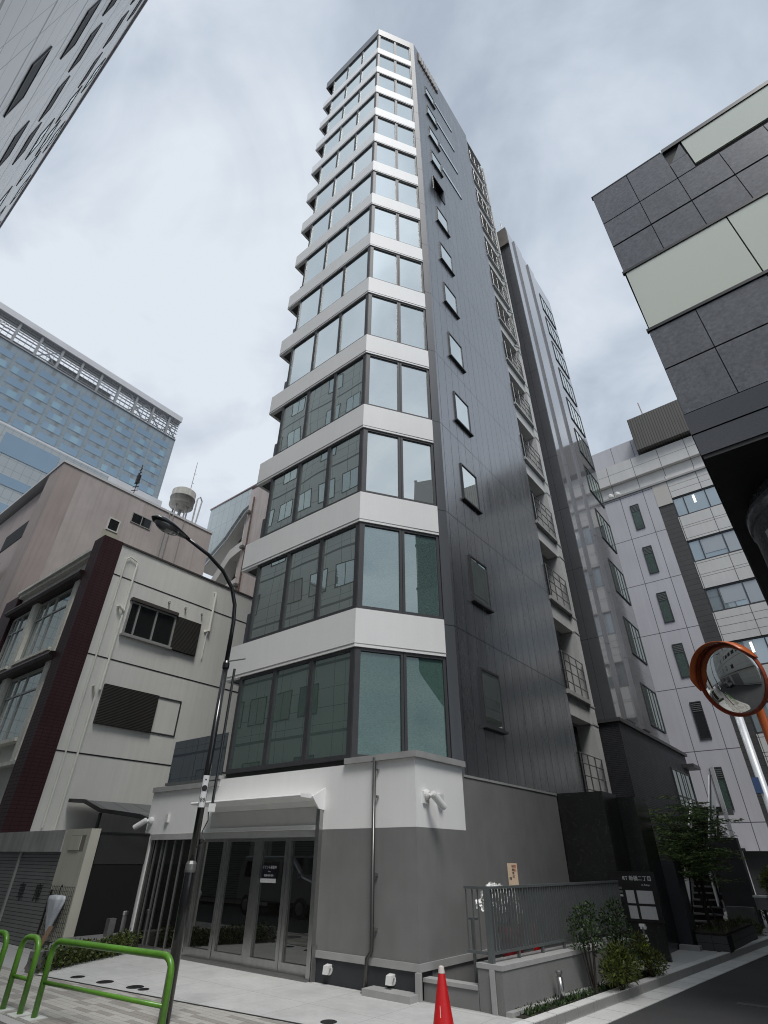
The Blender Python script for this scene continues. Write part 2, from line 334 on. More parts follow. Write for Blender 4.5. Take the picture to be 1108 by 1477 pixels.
# open escape balconies at the back, white pier, railings, pipes
m = MB(); m.b(-6.95, -6.34, 19.86, 20.32, 3.2, 47.6); m.build('white_pier', PIER, T)
m = MB(); m.b(-7.74, -7.7, 17.81, 20.3, 3.3, 47.5); m.build('recess_wall', mat('recess_wall', (.3, .3, .3), .8, noise=(2, .1)), T)
for k in range(14):
    s = SILL[k]
    if k: MB().b(-6.85, -6.42, 17.802, 19.858, s-.95, s-.32).build('balcony_beam', PIER, T)
    m = MB(); m.b(-7.69, -6.28, 17.802, 19.855, s-.31, s-.17); o = m.build('balcony_floor', CAP, T)
    m = MB()
    for z in (s+.12, s+.5, s+.85, s+1.14): m.tube([(-6.3, 17.82, z), (-6.3, 19.84, z)], .018, 6)
    for y in (17.86, 18.5, 19.15, 19.8): m.tube([(-6.3, y, s-.17), (-6.3, y, s+1.14)], .022, 6)
    m.build('railing', STEELD, o)
    m = MB(); m.b(-6.97, -6.32, 19.85, 20.34, s-1.0, s-.94); m.b(-6.97, -6.32, 19.85, 20.34, s-.36, s-.30); split(m, 'pier_collar', CAP, T)
m = MB(); m.tube([(-6.26, 20.0, 26), (-6.26, 20.0, 47.4)], .05, 8)
for k in range(7, 14): m.tube([(-6.26, 20.0, SILL[k]-.6), (-6.22, 19.75, SILL[k]-.9), (-6.3, 19.3, SILL[k]-1.1)], .045, 8)
m.build('drain_pipe', PIER, T)
# ---- ground-floor podium
XP, XPL = -6.14, -14.8
FP = FX(XP)
m = MB(); m.prism([(-8.47, Y0), (XP, Y0), (XP, 15.05), (XP-.3, 15.05), (XP-.3, 9.0), (-8.47, 9.0)], .43, 2.25)
m.prism([(XP, 10.32), (XP, 15.05), (XP-.2, 15.05), (XP-.2, 10.32)], 2.2505, 3.19); split(m, 'podium_wall', PODG, T)
m = MB()
m.prism([(-12.05, Y0), (XP, Y0), (XP, 10.318), (XP-.2, 10.318), (XP-.2, 9.0), (-12.05, 9.0)], 2.2505, 3.36)
m.b(XPL, -12.052, Y0, 9.0, 2.2505, 3.21); m.b(XPL, XPL+.25, 9.002, 15, 0, 3.2)
split(m, 'white_fascia', PODW, T)
m = MB(); m.b(XPL+.26, XP-.21, 9.05, 15.0, 3.0, 3.19); m.build('podium_roof', CAP, T)
m = MB(); m.b(XPL+.02, -11.95, Y0-.06, Y0+.2, 3.212, 3.33); m.b(-12.3, -11.92, Y0-.065, Y0+.15, 3.36, 3.44)
m.prism([(-7.85, Y0-.07), (XP+.07, Y0-.07), (XP+.07, 10.36), (XP-.2, 10.36), (XP-.2, Y0+.2), (-7.85, Y0+.2)], 3.362, 3.47); m.b(XP-.22, XP+.015, 10.37, 15.05, 3.192, 3.235)
split(m, 'parapet_coping', CAP, T)
m = MB(); m.b(-8.47, XP+.03, Y0-.03, 9.0, .33, .428); m.b(XP-.2, XP+.03, 9.002, 15.0, .33, .428); split(m, 'plinth_coping', CAP, T)
m = MB(); m.b(-8.47, XP+.0, Y0, 9.0, -.1, .328); m.build('dark_plinth', mat('dark_plinth', (.035, .037, .042), .5, noise=[(3, .15), (60, .15)]), T)
m = MB(); m.b(XP-.2, XP, 9.002, 15.0, -.3, .328); m.build('side_plinth', PODG, T)
m = MB(); m.b(-7.05, -6.12, Y0-.3, Y0-.002, -.1, .09); m.build('step_block', CAP, T)
m = MB(); m.b(XP-.03, XP+.06, Y0-.09, Y0-.03, 0, .33); m.build('corner_post', CAP, T)
# entrance glazing: jambs, mullions, sliding door leaves
gz1 = 2.13
m = MB(); m.b(XPL+.05, XPL+.32, Y0+.01, Y0+.14, 0, 2.24); m.build('white_jamb', PODW, T)
m = MB(); m.b(-14.46, -8.5, Y0-.02, Y0+.12, gz1, gz1+.115); m.build('door_head', mat('pale_metal', (.5, .5, .49), .45, .2, noise=(4, .08)), T)
ENT = [(-14.46, -12.36), (-12.35, -11.41), (-11.40, -10.31), (-10.30, -9.37), (-9.36, -8.5)]
for n_, (a, b2_) in enumerate(ENT):
    if n_ == 0:                               # fixed screen of tall narrow lights
        o = MB().box(FS, a, b2_, -.14, -.06, 0, gz1-.002).build('glass_screen', G_DOOR, T)
        m = MB()
        for x in (a+.02, a+.22, a+.5, a+.66, a+1.02, a+1.36, a+1.72, a+2.08):
            m.box(FS, x-.008, x+.008, -.059, -.03, .0, gz1-.004)
        m.build('mullion', STEELD, o)
        m = MB(); m.box(FS, a, b2_, -.058, -.03, 0.002, .09); m.build('bottom_rail', STEEL, o)
    else:
        window(T, FS, a, b2_, .03, gz1-.002, STEEL, G_DOOR, n0=-.12, n1=-.03 if n_ != 2 else -.05, left=.13 if n_ == 3 else .085, right=.13 if n_ == 2 else .085, top=.06, bot=.15, name='glass_door' if n_ in (2, 3) else 'side_light')
m = MB(); m.b(-12.4, -8.42, Y0-.16, Y0+.1, -.06, .03); m.build('threshold', STEELD, T)
m = MB(); m.b(-8.5, -8.4, Y0-.1, Y0+.06, 0, 2.62); m.build('steel_jamb', STEEL, T)
m = MB(); m.b(-8.38, -8.36, Y0-.1, Y0, 0, .5); m.build('jamb_guard', STEELD, T)
# lobby seen dimly behind the glass is dark; ceiling of the reveal
m = MB(); m.b(-14.45, -8.5, 8.83, 8.99, 0, 2.2); m.build('lobby_back', CORE, T)
# awning casing over the doors
m = MB(); m.extr([(-8.42, Y0-.001, 2.86), (-8.42, 8.02, 2.83), (-8.42, 8.0, 2.80), (-8.42, 8.02, 2.775), (-8.42, 8.59, 2.755), (-8.42, 8.60, 2.65), (-8.42, Y0-.001, 2.65)], (-3.6, 0, 0)); aw = m.build('awning_canopy', WHITE, T)
m = MB(); m.extr([(-8.38, Y0-.001, 2.98), (-8.38, 8.3, 2.8), (-8.38, 8.5, 2.6), (-8.38, Y0-.001, 2.58)], (-.035, 0, 0)); m.build('canopy_bracket', WHITE, aw)
m = MB(); m.b(-12.03, -8.47, Y0-.02, Y0-.002, 2.335, 2.645); m.build('fascia_shade_panel', mat('fascia_shade_grey', (.62, .62, .60), .6, noise=(3, .06)), T)  # fascia panel greyed to carry the canopy's shade in its colour
m = MB(); m.b(-12.03, -8.45, Y0-.055, Y0-.002, 2.27, 2.33); m.b(-12.6, -8.45, Y0-.075, Y0-.002, 2.2505, 2.268); split(m, 'fascia_trim', WHITE, T)
# door notice
m = MB(); m.box(FS, -10.13, -9.68, -.085+.0, -.068, 1.37, 1.66); o = m.build('door_notice', mat('notice_film', (.012, .012, .02), .3), T)
TXW = mat('white_lettering', (.75, .75, .75), .5)
text('テナント募集中', .062, FS, -9.905, -.066, 1.61, TXW, 'lettering', o, .001)
text('Tenant', .03, FS, -9.905, -.066, 1.545, TXW, 'lettering', o, .001)
text('0208-603-091', .05, FS, -9.905, -.066, 1.475, TXW, 'lettering', o, .001)
MB().box(FS, -10.15, -9.68, -.066, -.062, 1.355, 1.425).build('white_strip', TXW, o)
# drain pipe, wall vents, cameras on the podium
m = MB(); m.tube([(-7.06, Y0-.06, 3.42), (-7.06, Y0-.06, .52), (-7.1, Y0-.13, .42), (-7.1, Y0-.15, 0.02)], .033, 10); o = m.build('rain_pipe', mat('dark_pipe_steel', (.10, .098, .092), .28, .7), T, smooth=True)
m = MB()
for z in (3.2, 2.75, 1.55, .8): m.b(-7.02, -6.98, Y0-.05, Y0, z-.02, z+.02)
m.lathe((-7.1, Y0-.15, 0), [(.08, 0), (.08, .02), (.04, .03)], 14); m.build('pipe_clip', STEEL, o)
for x in (-8.03, -6.67):
    m = MB(); m.extr([(x-.055, Y0-.002, .27), (x-.055, Y0-.1, .25), (x-.055, Y0-.12, .14), (x-.055, Y0-.085, .14), (x-.055, Y0-.06, .22), (x-.055, Y0-.002, .22)], (.11, 0, 0)); m.lathe((x, Y0-.001, .19), [(.07, 0), (.07, .015)], 14, (0, -1, 0)); m.build('vent_hood', mat('white_plastic', (.72, .72, .7), .4) if x < -8 else bpy.data.materials['white_plastic'], T)
WP = bpy.data.materials['white_plastic']
def camera_unit(base, nrm, aim, name='security_camera'):
    base = Vector(base); nrm = Vector(nrm); aim = Vector(aim).normalized(); m = MB()
    m.lathe(base, [(.085, 0), (.085, .07), (.05, .10)], 14, nrm); a = base+nrm*.2+Vector((0, 0, -.02)); m.tube([base+nrm*.05, a], .032, 8)
    m.lathe(a - aim*.06, [(.055, 0), (.065, .03), (.065, .34), (.05, .35)], 14, aim); o = m.build(name, WP, T, smooth=False)
    m = MB(); m.lathe(a + aim*.285, [(.046, 0), (.046, .012)], 14, aim); m.build('lens', BLACK, o); return o
camera_unit((XP+.002, 8.95, 2.76), (1, 0, 0), (.22, .75, -.62))
m = MB(); m.b(XP, XP+.04, 8.86, 9.03, 2.62, 2.82); m.b(XP, XP+.08, 9.34, 9.46, 2.63, 2.8); split(m, 'junction_box', WP, T)
camera_unit((-14.6, Y0-.002, 2.56), (0, -1, 0), (-.6, -.5, -.5))
m = MB(); m.b(-13.92, -13.8, Y0-.06, Y0-.002, 2.5, 2.68); split(m, 'junction_box', WP, T)
# glass balustrade at the left end of the podium roof
BGL = glass('grey_glass_screen', (.07, .085, .095), (.7, .76, .8), .18, .8, .01)
m = MB(); m.b(-14.35, -13.28, Y0+.06, Y0+.08, 3.42, 4.45); m.b(-13.25, -12.02, Y0+.06, Y0+.08, 3.42, 4.45); o = split(m, 'glass_balustrade', BGL, T)[0]
m = MB(); m.b(-14.4, -12.0, Y0+.03, Y0+.11, 3.36, 3.42); m.build('base_rail', STEELD, T)

# ================================================================== buildings around it
# ---- glossy dark tower behind
GLOSS = mat('glossy_grey_tile', (0.20, 0.20, 0.21), 0.10, noise=[(0.4, .08), (5, .05)], spec=1.0, coat=.5, seams=[('Y', 1.15, 21.3, 0.016), ('Z', 3.16, 6.1, 0.02), ('X', 1.15, -6.9, .016)], seamc=(.05, .05, .055))
GLOSSD = mat('dark_grey_tile', (0.085, 0.088, 0.094), 0.3, noise=[(0.4, .1), (5, .07)], spec=.6, seams=[('X', 0.55, -6.9, .014), ('Z', 3.16, 6.1, 0.02)], seamc=(.03, .03, .035))
BRICKD = mat('black_split_stone', (0.030, 0.031, 0.036), .55, noise=[(2, .35), (14, .5)], bump=(30, .6, .01), seams=[('Z', .06, 0, .008)], seamc=(.008, .008, .009))
B = thing('tiled_tower', (-8, 25, 0), 'dark glossy tiled tower with slanted reflections, behind the white pier of the slim tower', 'building')
GX2 = -5.9; G2 = FX(GX2)
m = MB(); m.b(-12, GX2, 21.32, 28.9, 6.1, 39.9); m.b(GX2, GX2+.1, 22.3, 23.5, 6.3, 39.7); m.b(GX2, GX2+.1, 24.6, 25.6, 6.3, 39.7); m.build('tiled_wall', GLOSS, B)
m = MB(); m.b(-12, GX2-.02, 21.27, 21.318, 6.1, 37.9); split(m, 'front_tiling', GLOSSD, B)
m = MB(); m.b(-12, GX2+.0, 21.1, 21.268, 37.95, 39.95); m.build('parapet_block', mat('brown_stone', (.13, .115, .10), .6, noise=(2, .35)), B)
for zt in (37.9, 35.1, 32.35, 29.6, 26.8, 24.1, 21.2, 18.1, 14.95, 11.75, 8.55):
    window(B, G2, 26.15, 28.55, zt-1.85, zt, FRAME, G_SKY if zt > 24 else G_LOW, fwid=.06, n0=.002, n1=.05, mulls=(26.75, 27.35, 27.95))
m = MB(); m.b(-12, GX2+.02, 21.28, 31.3, .0, 6.05); m.build('stone_podium', BRICKD, B)
m = MB(); m.b(-12, GX2+.12, 21.2, 31.4, 6.05, 6.18); m.b(GX2-.3, GX2+.5, 30.2, 31.6, 5.45, 5.6); split(m, 'podium_coping', mat('dark_coping', (.06, .06, .063), .5, noise=(3, .2)), B)
window(B, FX(GX2+.02), 27.6, 30.9, 3.3, 5.2, FRAME, G_LOW, fwid=.07, n0=.002, n1=.05, mulls=(28.4, 29.2, 30.0), bars=(4.1,))
m = MB(); m.tube([(-6.4, 22, 39.9), (-6.4, 22, 42.6)], .03, 6); m.tube([(-6.6, 22.6, 39.9), (-6.6, 22.6, 41.6)], .02, 6); tag(m.build('antenna', STEELD, None), 'thin antenna rods on the roof of the dark glossy tiled tower', 'antenna')

# ---- lavender and cream panel building closing the side street
LAV = mat('lavender_panel', (0.545, 0.54, 0.575), .55, noise=[(.5, .05), (30, .08)], streak=.05, seams=[('X', 1.61, -6.22, .04), ('Z', 3.47, 6.88, .045)], seamc=(.13, .13, .15))
CREAM = mat('cream_panel', (0.62, 0.615, 0.60), .6, noise=[(.6, .05), (20, .05)], streak=.05, seams=[('X', 1.9, -2.95, .04), ('Z', .95, 25.35, .03)], seamc=(.14, .14, .14))
BAND = mat('charcoal_tile', (.065, .064, .065), .6, noise=[(1, .15), (20, .15)], seams=[('Z', .35, 0, .02)], seamc=(.04, .04, .04))
B = thing('panel_office', (-2, 41, 0), 'lavender and cream panel office block closing off the end of the side street', 'building')
FE = FY(36)
m = MB(); m.b(-16, 12, 36.4, 48, 0, 24.3); m.b(-16, 12, 37.5, 48, 24.3, 28.1); split(m, 'body', CORE, B)
m = MB(); m.b(-14, -3.93, 36, 36.3, 2.2, 24.4); m.b(-14, -9, 36, 36.3, 0, 2.2); m.b(-9, -5.4, 36.2, 36.5, 0, 2.2); split(m, 'lavender_wall', LAV, B)
m = MB(); m.b(-14, -5.2, 35.9, 36.15, 2.2, 2.32); m.build('door_hood', BLACKM, B)
m = MB(); m.b(-3.928, -3.0, 36.03, 36.3, 0, 22.6); m.build('tile_strip', BAND, B)
m = MB(); m.b(-3.928, -2.96, 35.98, 36.3, 22.6, 24.4); m.build('corner_panel', mat('pale_cream', (.55, .53, .49), .6, noise=(1, .04)), B)
CRM = [CREAM]
m = MB()
for k in range(7):
    zb = 22.98 - 3.47*(k); m.b(-2.998, 12, 36, 36.3, zb, zb+.93); m.b(-2.998, 12, 36.004, 36.3, zb+.96, zb+1.86)
m.b(-16, 12, 37.2, 37.5, 24.4, 26.3); m.b(-16, 12, 37.0, 37.5, 26.34, 28.1)
split(m, 'cream_spandrel', CREAM, B)
m = MB(); m.b(-14, 12, 35.9, 37.2, 24.41, 24.55); m.b(-14, 12, 36.9, 37.0, 26.3, 26.36); split(m, 'ledge', CAP, B)
GWB = glass('blue_office_glass', (.22, .27, .29), (.75, .82, .86), .35, .9, .02)
BLIND = mat('white_blind', (.42, .46, .50), .6)
for k in range(7):
    zt = 22.95 - 3.47*k; z0 = zt-1.55
    if z0 < .5: break
    o = window(B, FE, -2.99, 6, z0, zt, FRAME, GWB, fwid=.07, n0=-.16, n1=-.05, mulls=(-2.3, -.95, .5, 2, 3.5))
    if k in (1, 2):
        MB().box(FE, -2.2, -1.02, -.1, -.085, z0+.4, zt-.1).build('blind', BLIND, o); MB().box(FE, -.9, .4, -.1, -.085, z0+.1, zt-.1).build('blind', BLIND, o)
    if k in (0, 3): MB().box(FE, -1.75, -1.62, -.1, -.085, z0+.75, zt-.2).build('lit_tube', emit('lit_tube%d' % k, (1, .96, .86), 1.2), o)
for k in range(7):
    z0 = 21.35-3.47*k
    if z0 < 2.3: break
    o = window(B, FE, -5.72, -5.12, z0, z0+2.05, FRAME, G_LOW if k != 4 else G_DARK, fwid=.05, n0=.002, n1=.05)
    m = MB()
    for q in range(5): m.box(FE, -5.66, -5.18, .01, .05, z0+1.5+q*.1, z0+1.54+q*.1)
    m.build('louvre', STEELD, o)
    window(B, FE, -8.8, -8.2, z0, z0+2.05, FRAME, G_LOW, fwid=.05, n0=.002, n1=.05)
m = MB(); m.tube([(-2.9, 37.1, 26.4), (-2.9, 37.1, 27.9)], .07, 8); m.build('white_pipe', WP, B)
m = MB(); m.b(-14, -4.3, 38.2, 46, 28.1, 30.7); m.build('penthouse', LAV, B)
m = MB(); m.b(-4.15, 9, 36.6, 46, 28.35, 31.5); m.build('plant_screen', mat('brown_ribbed_metal', (.115, .11, .10), .6, streak=.2, seams=[('X', .18, 0, .05)], seamc=(.085, .08, .075)), B)
m = MB(); m.b(-9, -5.5, 36.28, 36.32, .0, 2.1)
split(m, 'louvred_door', mat('dark_louvre', (.03, .03, .032), .5, seams=[('Z', .1, 0, .03)], seamc=(.01, .01, .01)), B)
m = MB(); m.tube([(-3.1, 40, 31.5), (-3.25, 40, 35.6)], .05, 6); tag(m.build('antenna', mat('pinkish_metal', (.4, .33, .34), .5)), 'thin pinkish antenna rod on the brown roof screen of the lavender block', 'antenna')
for x in (-6.85, -6.35):
    m = MB(); m.lathe((x, 36.4, 24.56), [(.07, 0), (.07, .3), (.2, .32), (.2, .5), (.1, .62)], 12)
    tag(m.build('roof_vent', WP, None, smooth=False), 'small domed metal vent on the ledge of the lavender block, %s of the pair' % ('left' if x < -6.6 else 'right'), 'roof vent', 'vents on the lavender block ledge')

# ---- granite building on the right with overhanging corner
GRAN = mat('grey_granite', (0.105, 0.107, 0.118), .22, noise=[(1.2, .1), (16, .38), (70, .35)], streak=.14, spec=.6, bump=(60, .12, .004))
GRAND = mat('black_granite', (0.035, 0.035, 0.04), .12, noise=[(60, .3)], spec=.7)
JNT = mat('dark_joint_and_shade', (.012, .012, .013), .7)
CRG = glass('cream_backed_glass', (.58, .59, .48), (.85, .9, .9), .08, .5, .01)
B = thing('granite_building', (6, 16, 0), 'grey granite building with cream glass bands and a black overhanging underside', 'building')
GX0, GY0 = -0.08, 8.66; FG = FY(GY0); xr = 15
m = MB(); m.b(GX0+.04, xr, GY0+.04, 26, 7.55, 16.1); split(m, 'body', JNT, B)
def gslabs(z0, z1, xs, mb):
    for a, b2_ in zip(xs[:-1], xs[1:]): mb.b(a+.008, b2_-.008, GY0, GY0+.06, z0+.008, z1-.008)
xs = [GX0]+[.78+.84*k for k in range(18)]; xs2 = [GX0, .78]+[.78+1.19*k for k in range(1, 13)]
m = MB(); gslabs(13.86, 14.84, xs, m); gslabs(12.80, 13.82, xs, m); gslabs(9.63, 10.73, xs2, m); gslabs(8.44, 9.61, xs2, m); gslabs(14.86, 16.15, xs[:3], m); m.b(1.63, 2.0, GY0, GY0+.06, 14.87, 15.5); m.extr([(1.68, GY0, 15.51), (1.99, GY0, 15.51), (1.99, GY0, 16.05)], (0, .06, 0))
for (z0, z1) in ((12.8, 13.82), (13.86, 16.1), (9.63, 10.73), (8.44, 9.61)):
    m.b(GX0, GX0+.05, GY0+.062, 26, z0+.01, z1-.01)
split(m, 'granite_slab', GRAN, B)
for (z0, z1, x0, st) in ((10.82, 12.74, GX0+.02, 1.9), (14.99, 16.06, 2.02, 1.9)):
    x = x0; q = 0
    while x < xr:
        e_ = min((1.95 if q == 0 and z0 < 12 else x+st), xr)
        o = MB().b(x+.012, e_-.012, GY0-.004, GY0+.05, z0, z1).build('glass_band', CRG, B); x = e_; q += 1
m = MB()
for z in (10.735, 12.745): m.b(GX0-.03, xr, GY0-.03, GY0+.05, z, z+.075)
m.b(1.62, xr, GY0-.03, GY0+.1, 16.07, 16.2); m.b(GX0-.02, 1.6, GY0-.008, GY0+.1, 16.155, 16.19); split(m, 'metal_trim', BLACK, B)
m = MB(); m.b(GX0-.015, xr, GY0-.015, 26, 7.96, 8.42); m.b(GX0, xr, GY0, 26, 7.5, 7.94); split(m, 'overhang_fascia', GRAND, B)
m = MB(); m.b(GX0+.02, xr, GY0+.02, 26, 7.42, 7.5); m.build('soffit', BLACKM, B)
m = MB(); m.b(3.2, xr, 11.4, 26, 0, 7.42); m.b(.6, 3.2, 13.6, 26, 0, 7.42); split(m, 'recessed_wall', mat('dark_granite', (.05, .05, .052), .4, noise=(40, .3)), B)
m = MB(); m.lathe((1.8, 11.0, 0), [(1.62, 0), (1.62, 6.9), (1.66, 6.92), (1.66, 7.18), (1.55, 7.3), (1.55, 7.42)], 56); o = m.build('round_column', GRAN, B)
for p in o.data.polygons: p.use_smooth = abs(p.normal.z) < .5
m = MB()
for a in (-150, -128, -106, -84):
    d = Vector((math.cos(R(a)), math.sin(R(a)), 0)); tq = Vector((-d.y, d.x, 0)); f_ = F((1.8+d.x*1.6, 11.0+d.y*1.6), (tq.x, tq.y), (d.x, d.y))
    m.box(f_, -.07, .07, 0, .04, .2, 6.6)
split(m, 'column_strip', mat('pale_granite', (.33, .33, .33), .4, noise=(60, .2)), o)

# ---- tall pale block across the main street (its eaves cross the top left corner)
ACR = mat('pale_metal_panel', (0.56, 0.56, 0.54), .3, noise=[(.4, .05), (3, .03)], seams=[('X', 1.95, -14.2, .03), ('X', 1.95, -13.5, .02), ('Z', 3.25, .15, .14), ('Z', 3.25, 1.35, .03), ('Z', 1.625, .6, .02)], seamc=(.20, .195, .205))
B = thing('pale_office_block', (-38, -8, 0), 'tall pale panelled office block seen steeply from below, cutting across the top left corner', 'building')
G_WIN = glass('pale_blind_glass', (.30, .33, .33), (.8, .86, .86), .25, .9, .02)
YA = -1.36; FA = F((0, YA), (1, 0), (0, 1)); HA = 33.2
MB().b(-36, -4.2, -22, YA, 3.6, HA).build('panel_wall', ACR, B); MB().b(-36, -4.4, -22, YA-.3, 0, 3.6).build('ground_floor_wall', ACR, B)
m = MB(); m.b(-36.2, -4.1, -22.2, YA+.08, HA, HA+.4); m.build('parapet', mat('grey_trim', (.33, .32, .35), .5), B)
n_ = 0
for c_ in range(14):
    for r_ in range(9):
        if c_ % 2 == 1 and r_ % 2 == 0 or (c_*5+r_*3) % 7 == 0: continue
        x0 = -8.75 - c_*1.95; z0 = 4.35+r_*3.25
        window(B, FA, x0, x0+1.35, z0, z0+(1.0 if c_ < 4 else 1.45), FRAME, JNT if c_ < 4 else G_WIN, fwid=.045, n0=.002, n1=.025, mulls=() if c_ < 4 else (x0+.67,))  # first columns: matt dark panes, shade of recessed openings put into the colour
m = MB()
for k in range(4): m.b(-34+k*6.2, -29.5+k*6.2, YA-.29, YA-.2, .2, 3.0)
split(m, 'street_shutter', mat('grey_shutter', (.22, .22, .22), .5, seams=[('Z', .09, 0, .02)], seamc=(.08, .08, .08)), B)

# ---- old three-storey house with wine-red tile piers
CREW = mat('off_white_render', (0.72, 0.715, 0.665), .8, noise=[(.5, .06), (60, .07)], streak=.06, bump=(120, .25, .004))
SEAMC = mat('cream_trim', (0.80, 0.795, 0.72), .7, noise=[(1.5, .07)], streak=.15)
WINE = mat('wine_red_tile', (0.052, 0.024, 0.027), .5, spec=.2, noise=[(1.2, .15), (30, .2)], seams=[('Z', .11, 0, .012), ('X', .24, 0, .012), ('Y', .24, 0, .012)], seamc=(.04, .02, .022))
SHUT = mat('brown_louvre', (.045, .043, .038), .5, noise=(4, .15), seams=[('Z', .052, 0, .02)], seamc=(.014, .013, .012))
ALU = mat('aluminium_frame', (.40, .40, .38), .4, .3, noise=(4, .08))
CURT = glass('net_curtain_glass', (.13, .135, .125), (.8, .85, .82), .08, .8, .02, weave=.3)
B = thing('tiled_house', (-25, 11.5, 0), 'old cream three storey house with wine red tiled piers and brown window shutters', 'house')
XH, YH, YB = -20.4, 7.25, 7.56
FH = FX(XH); FB = FY(YB); ZR = 12.62
m = MB(); m.b(-30.0, XH, YB+.3, 16.5, 0, ZR); m.b(-29.95, -22, YB+.002, YB+.299, 0, 12.2)
m.build('wall', CREW, B)
m = MB(); m.b(-21.2, XH+.03, YH, 8.05, 0, ZR+.1); m.b(-30.1, -28.5, YH+.1, 8.0, 0, 12.3); split(m, 'tile_pier', WINE, B)
m = MB(); m.b(-30.05, XH+.05, 8.06, 16.55, ZR+.002, ZR+.08); split(m, 'roof_edge', mat('brown_trim', (.06, .05, .045), .6), B)
m = MB()
for z in (11.28, 8.02, 4.72): m.b(XH, XH+.012, 8.06, 16.5, z-.022, z+.022)
split(m, 'wall_joint', JNT, B)
# street bay
m = MB(); m.b(-28.5, -21.22, YB-.32, YB, 12.28, 12.42); m.b(-28.5, -21.22, YB-.2, YB, 12.12, 12.28)
for zs in (8.42, 5.2):
    m.b(-25.6, -22.1, YB-.28, YB+.0, zs-.12, zs); m.b(-28.5, -26.1, YB-.28, YB, zs-.12, zs)
for (z0, z1) in ((8.0, 11.12), (4.4, 7.82)):
    m.b(-22.0, -21.62, YB-.22, YB, z0, z1); m.b(-21.58, -21.24, YB-.14, YB, z0, z1); m.b(-26.0, -25.5, YB-.22, YB, z0, z1)
m.b(-28.5, -21.24, YB-.25, YB, 4.3, 4.42); split(m, 'cream_trim', SEAMC, B)
m = MB()
for z in (11.14, 7.83): m.extr([(-28.55, YB, z), (-28.55, YB-.42, z), (-28.55, YB-.5, z+.1), (-28.55, YB-.46, z+.2), (-28.55, YB, z+.26)], (7.35, 0, 0))
split(m, 'tiled_canopy', mat('brown_eave_tile', (.075, .055, .052), .45, noise=(5, .2), seams=[('X', .2, 0, .02)]), B)
for (z0, z1) in ((8.45, 11.0), (5.23, 7.7)):
    for (a, b2_) in ((-25.4, -22.1), (-28.3, -26.15)):
        window(B, FB, a, b2_, z0, z1, ALU, CURT, fwid=.07, n0=.002, n1=.09, mulls=((a+b2_)/2, a+(b2_-a)*.25), bars=(z1-.75,))
# side wall windows
o = window(B, FH, 9.05, 11.15, 9.05, 10.42, ALU, G_DARK, fwid=.06, n0=.002, n1=.1, mulls=(9.45, 10.25), sill=(.06, .06, .07))
m = MB(); m.box(FH, 11.152, 12.36, .002, .13, 9.0, 10.44); split(m, 'shutter_box', SHUT, B)
m = MB(); m.box(FH, 9.02, 11.15, .002, .2, 10.43, 10.56); m.build('window_hood', mat('brown_hood', (.07, .06, .055), .5), B)
m = MB(); m.box(FH, 8.98, 10.06, .002, .12, 5.72, 7.1); m.box(FH, 10.065, 11.18, .002, .12, 5.72, 7.1); split(m, 'shutter_box', SHUT, B)
m = MB(); m.box(FH, 11.2, 12.27, .002, .03, 5.73, 5.78); m.box(FH, 11.2, 12.27, .002, .03, 7.05, 7.1); m.box(FH, 12.22, 12.27, .002, .03, 5.781, 7.049); m.build('shutter_frame', FRAME, B)
m = MB()
for y in (10.66, 11.47, 12.32): m.tube([(XH, y, 10.95), (XH+.09, y, 10.95), (XH+.1, y, 10.86)], .035, 8)
split(m, 'vent_hood', GREYP, B)
m = MB()
m.tube([(XH+.08, 8.85, 12.1), (XH+.08, 8.85, 6.85)], .045, 8); m.tube([(XH+.08, 8.85, 12.1), (XH+.08, 8.5, 12.2), (XH+.08, 8.35, 12.05), (XH+.08, 8.35, 2.5)], .03, 8)
m.tube([(XH+.02, 8.62, 10.05), (XH+.14, 8.62, 10.05), (XH+.14, 8.85, 9.9)], .06, 8); m.tube([(XH+.02, 8.6, 6.95), (XH+.14, 8.6, 6.95), (XH+.1, 8.75, 6.6), (XH+.06, 8.75, 2.4)], .04, 8)
m.tube([(XH, 12.8, 12.12), (XH+.12, 12.8, 12.12), (XH+.12, 12.8, 10.25), (XH, 12.65, 10.2)], .055, 8); m.tube([(XH+.05, 12.75, 10.2), (XH+.05, 12.75, 9.0)], .02, 6)
split(m, 'wall_pipe', SEAMC, B)

# ---- pinkish concrete block beyond it
PINK = mat('pinkish_concrete', (0.47, 0.425, 0.405), .85, noise=[(.25, .12), (1.2, .08), (40, .08)], streak=.55, scol=(.34, .285, .27), bump=(50, .2, .006))
PINKD = mat('shaded_concrete_tone', (0.38, 0.325, 0.31), .85, noise=[(.4, .12), (40, .08)], streak=.3, scol=(.13, .11, .105))  # darker copy of the concrete: the return's shade is in its colour
B = thing('concrete_block', (-37, 13, 0), 'pinkish stained concrete block with a small white framed window under the roof', 'building')
XK, YK, ZK = -31.2, 7.45, 22.0; FK = FX(XK)
m = MB(); m.b(-46, XK, 8.6, 18.3, 0, ZK); m.build('wall', PINK, B)
m = MB(); m.prism([(-33.2, YK), (XK, YK), (XK, 8.598), (-33.2, 8.598)], 0, ZK-.01); m.b(-46, -33.202, YK+.4, 8.598, 0, ZK-.3); split(m, 'corner_pier', PINKD, B)
m = MB(); m.b(-46.1, XK+.06, YK-.06, 18.36, ZK, ZK+.16); split(m, 'roof_edge', mat('pale_flashing', (.6, .6, .6), .5), B)
window(B, FK, 11.0, 11.75, 18.9, 19.8, mat('white_frame', (.6, .6, .56), .5), G_DARK, fwid=.08, n0=.002, n1=.06)
m = MB(); m.box(FK, 10.85, 11.9, .002, .02, 17.4, 18.88); m.build('patch', mat('cream_patch', (.40, .39, .31), .8, noise=(2, .1)), B)
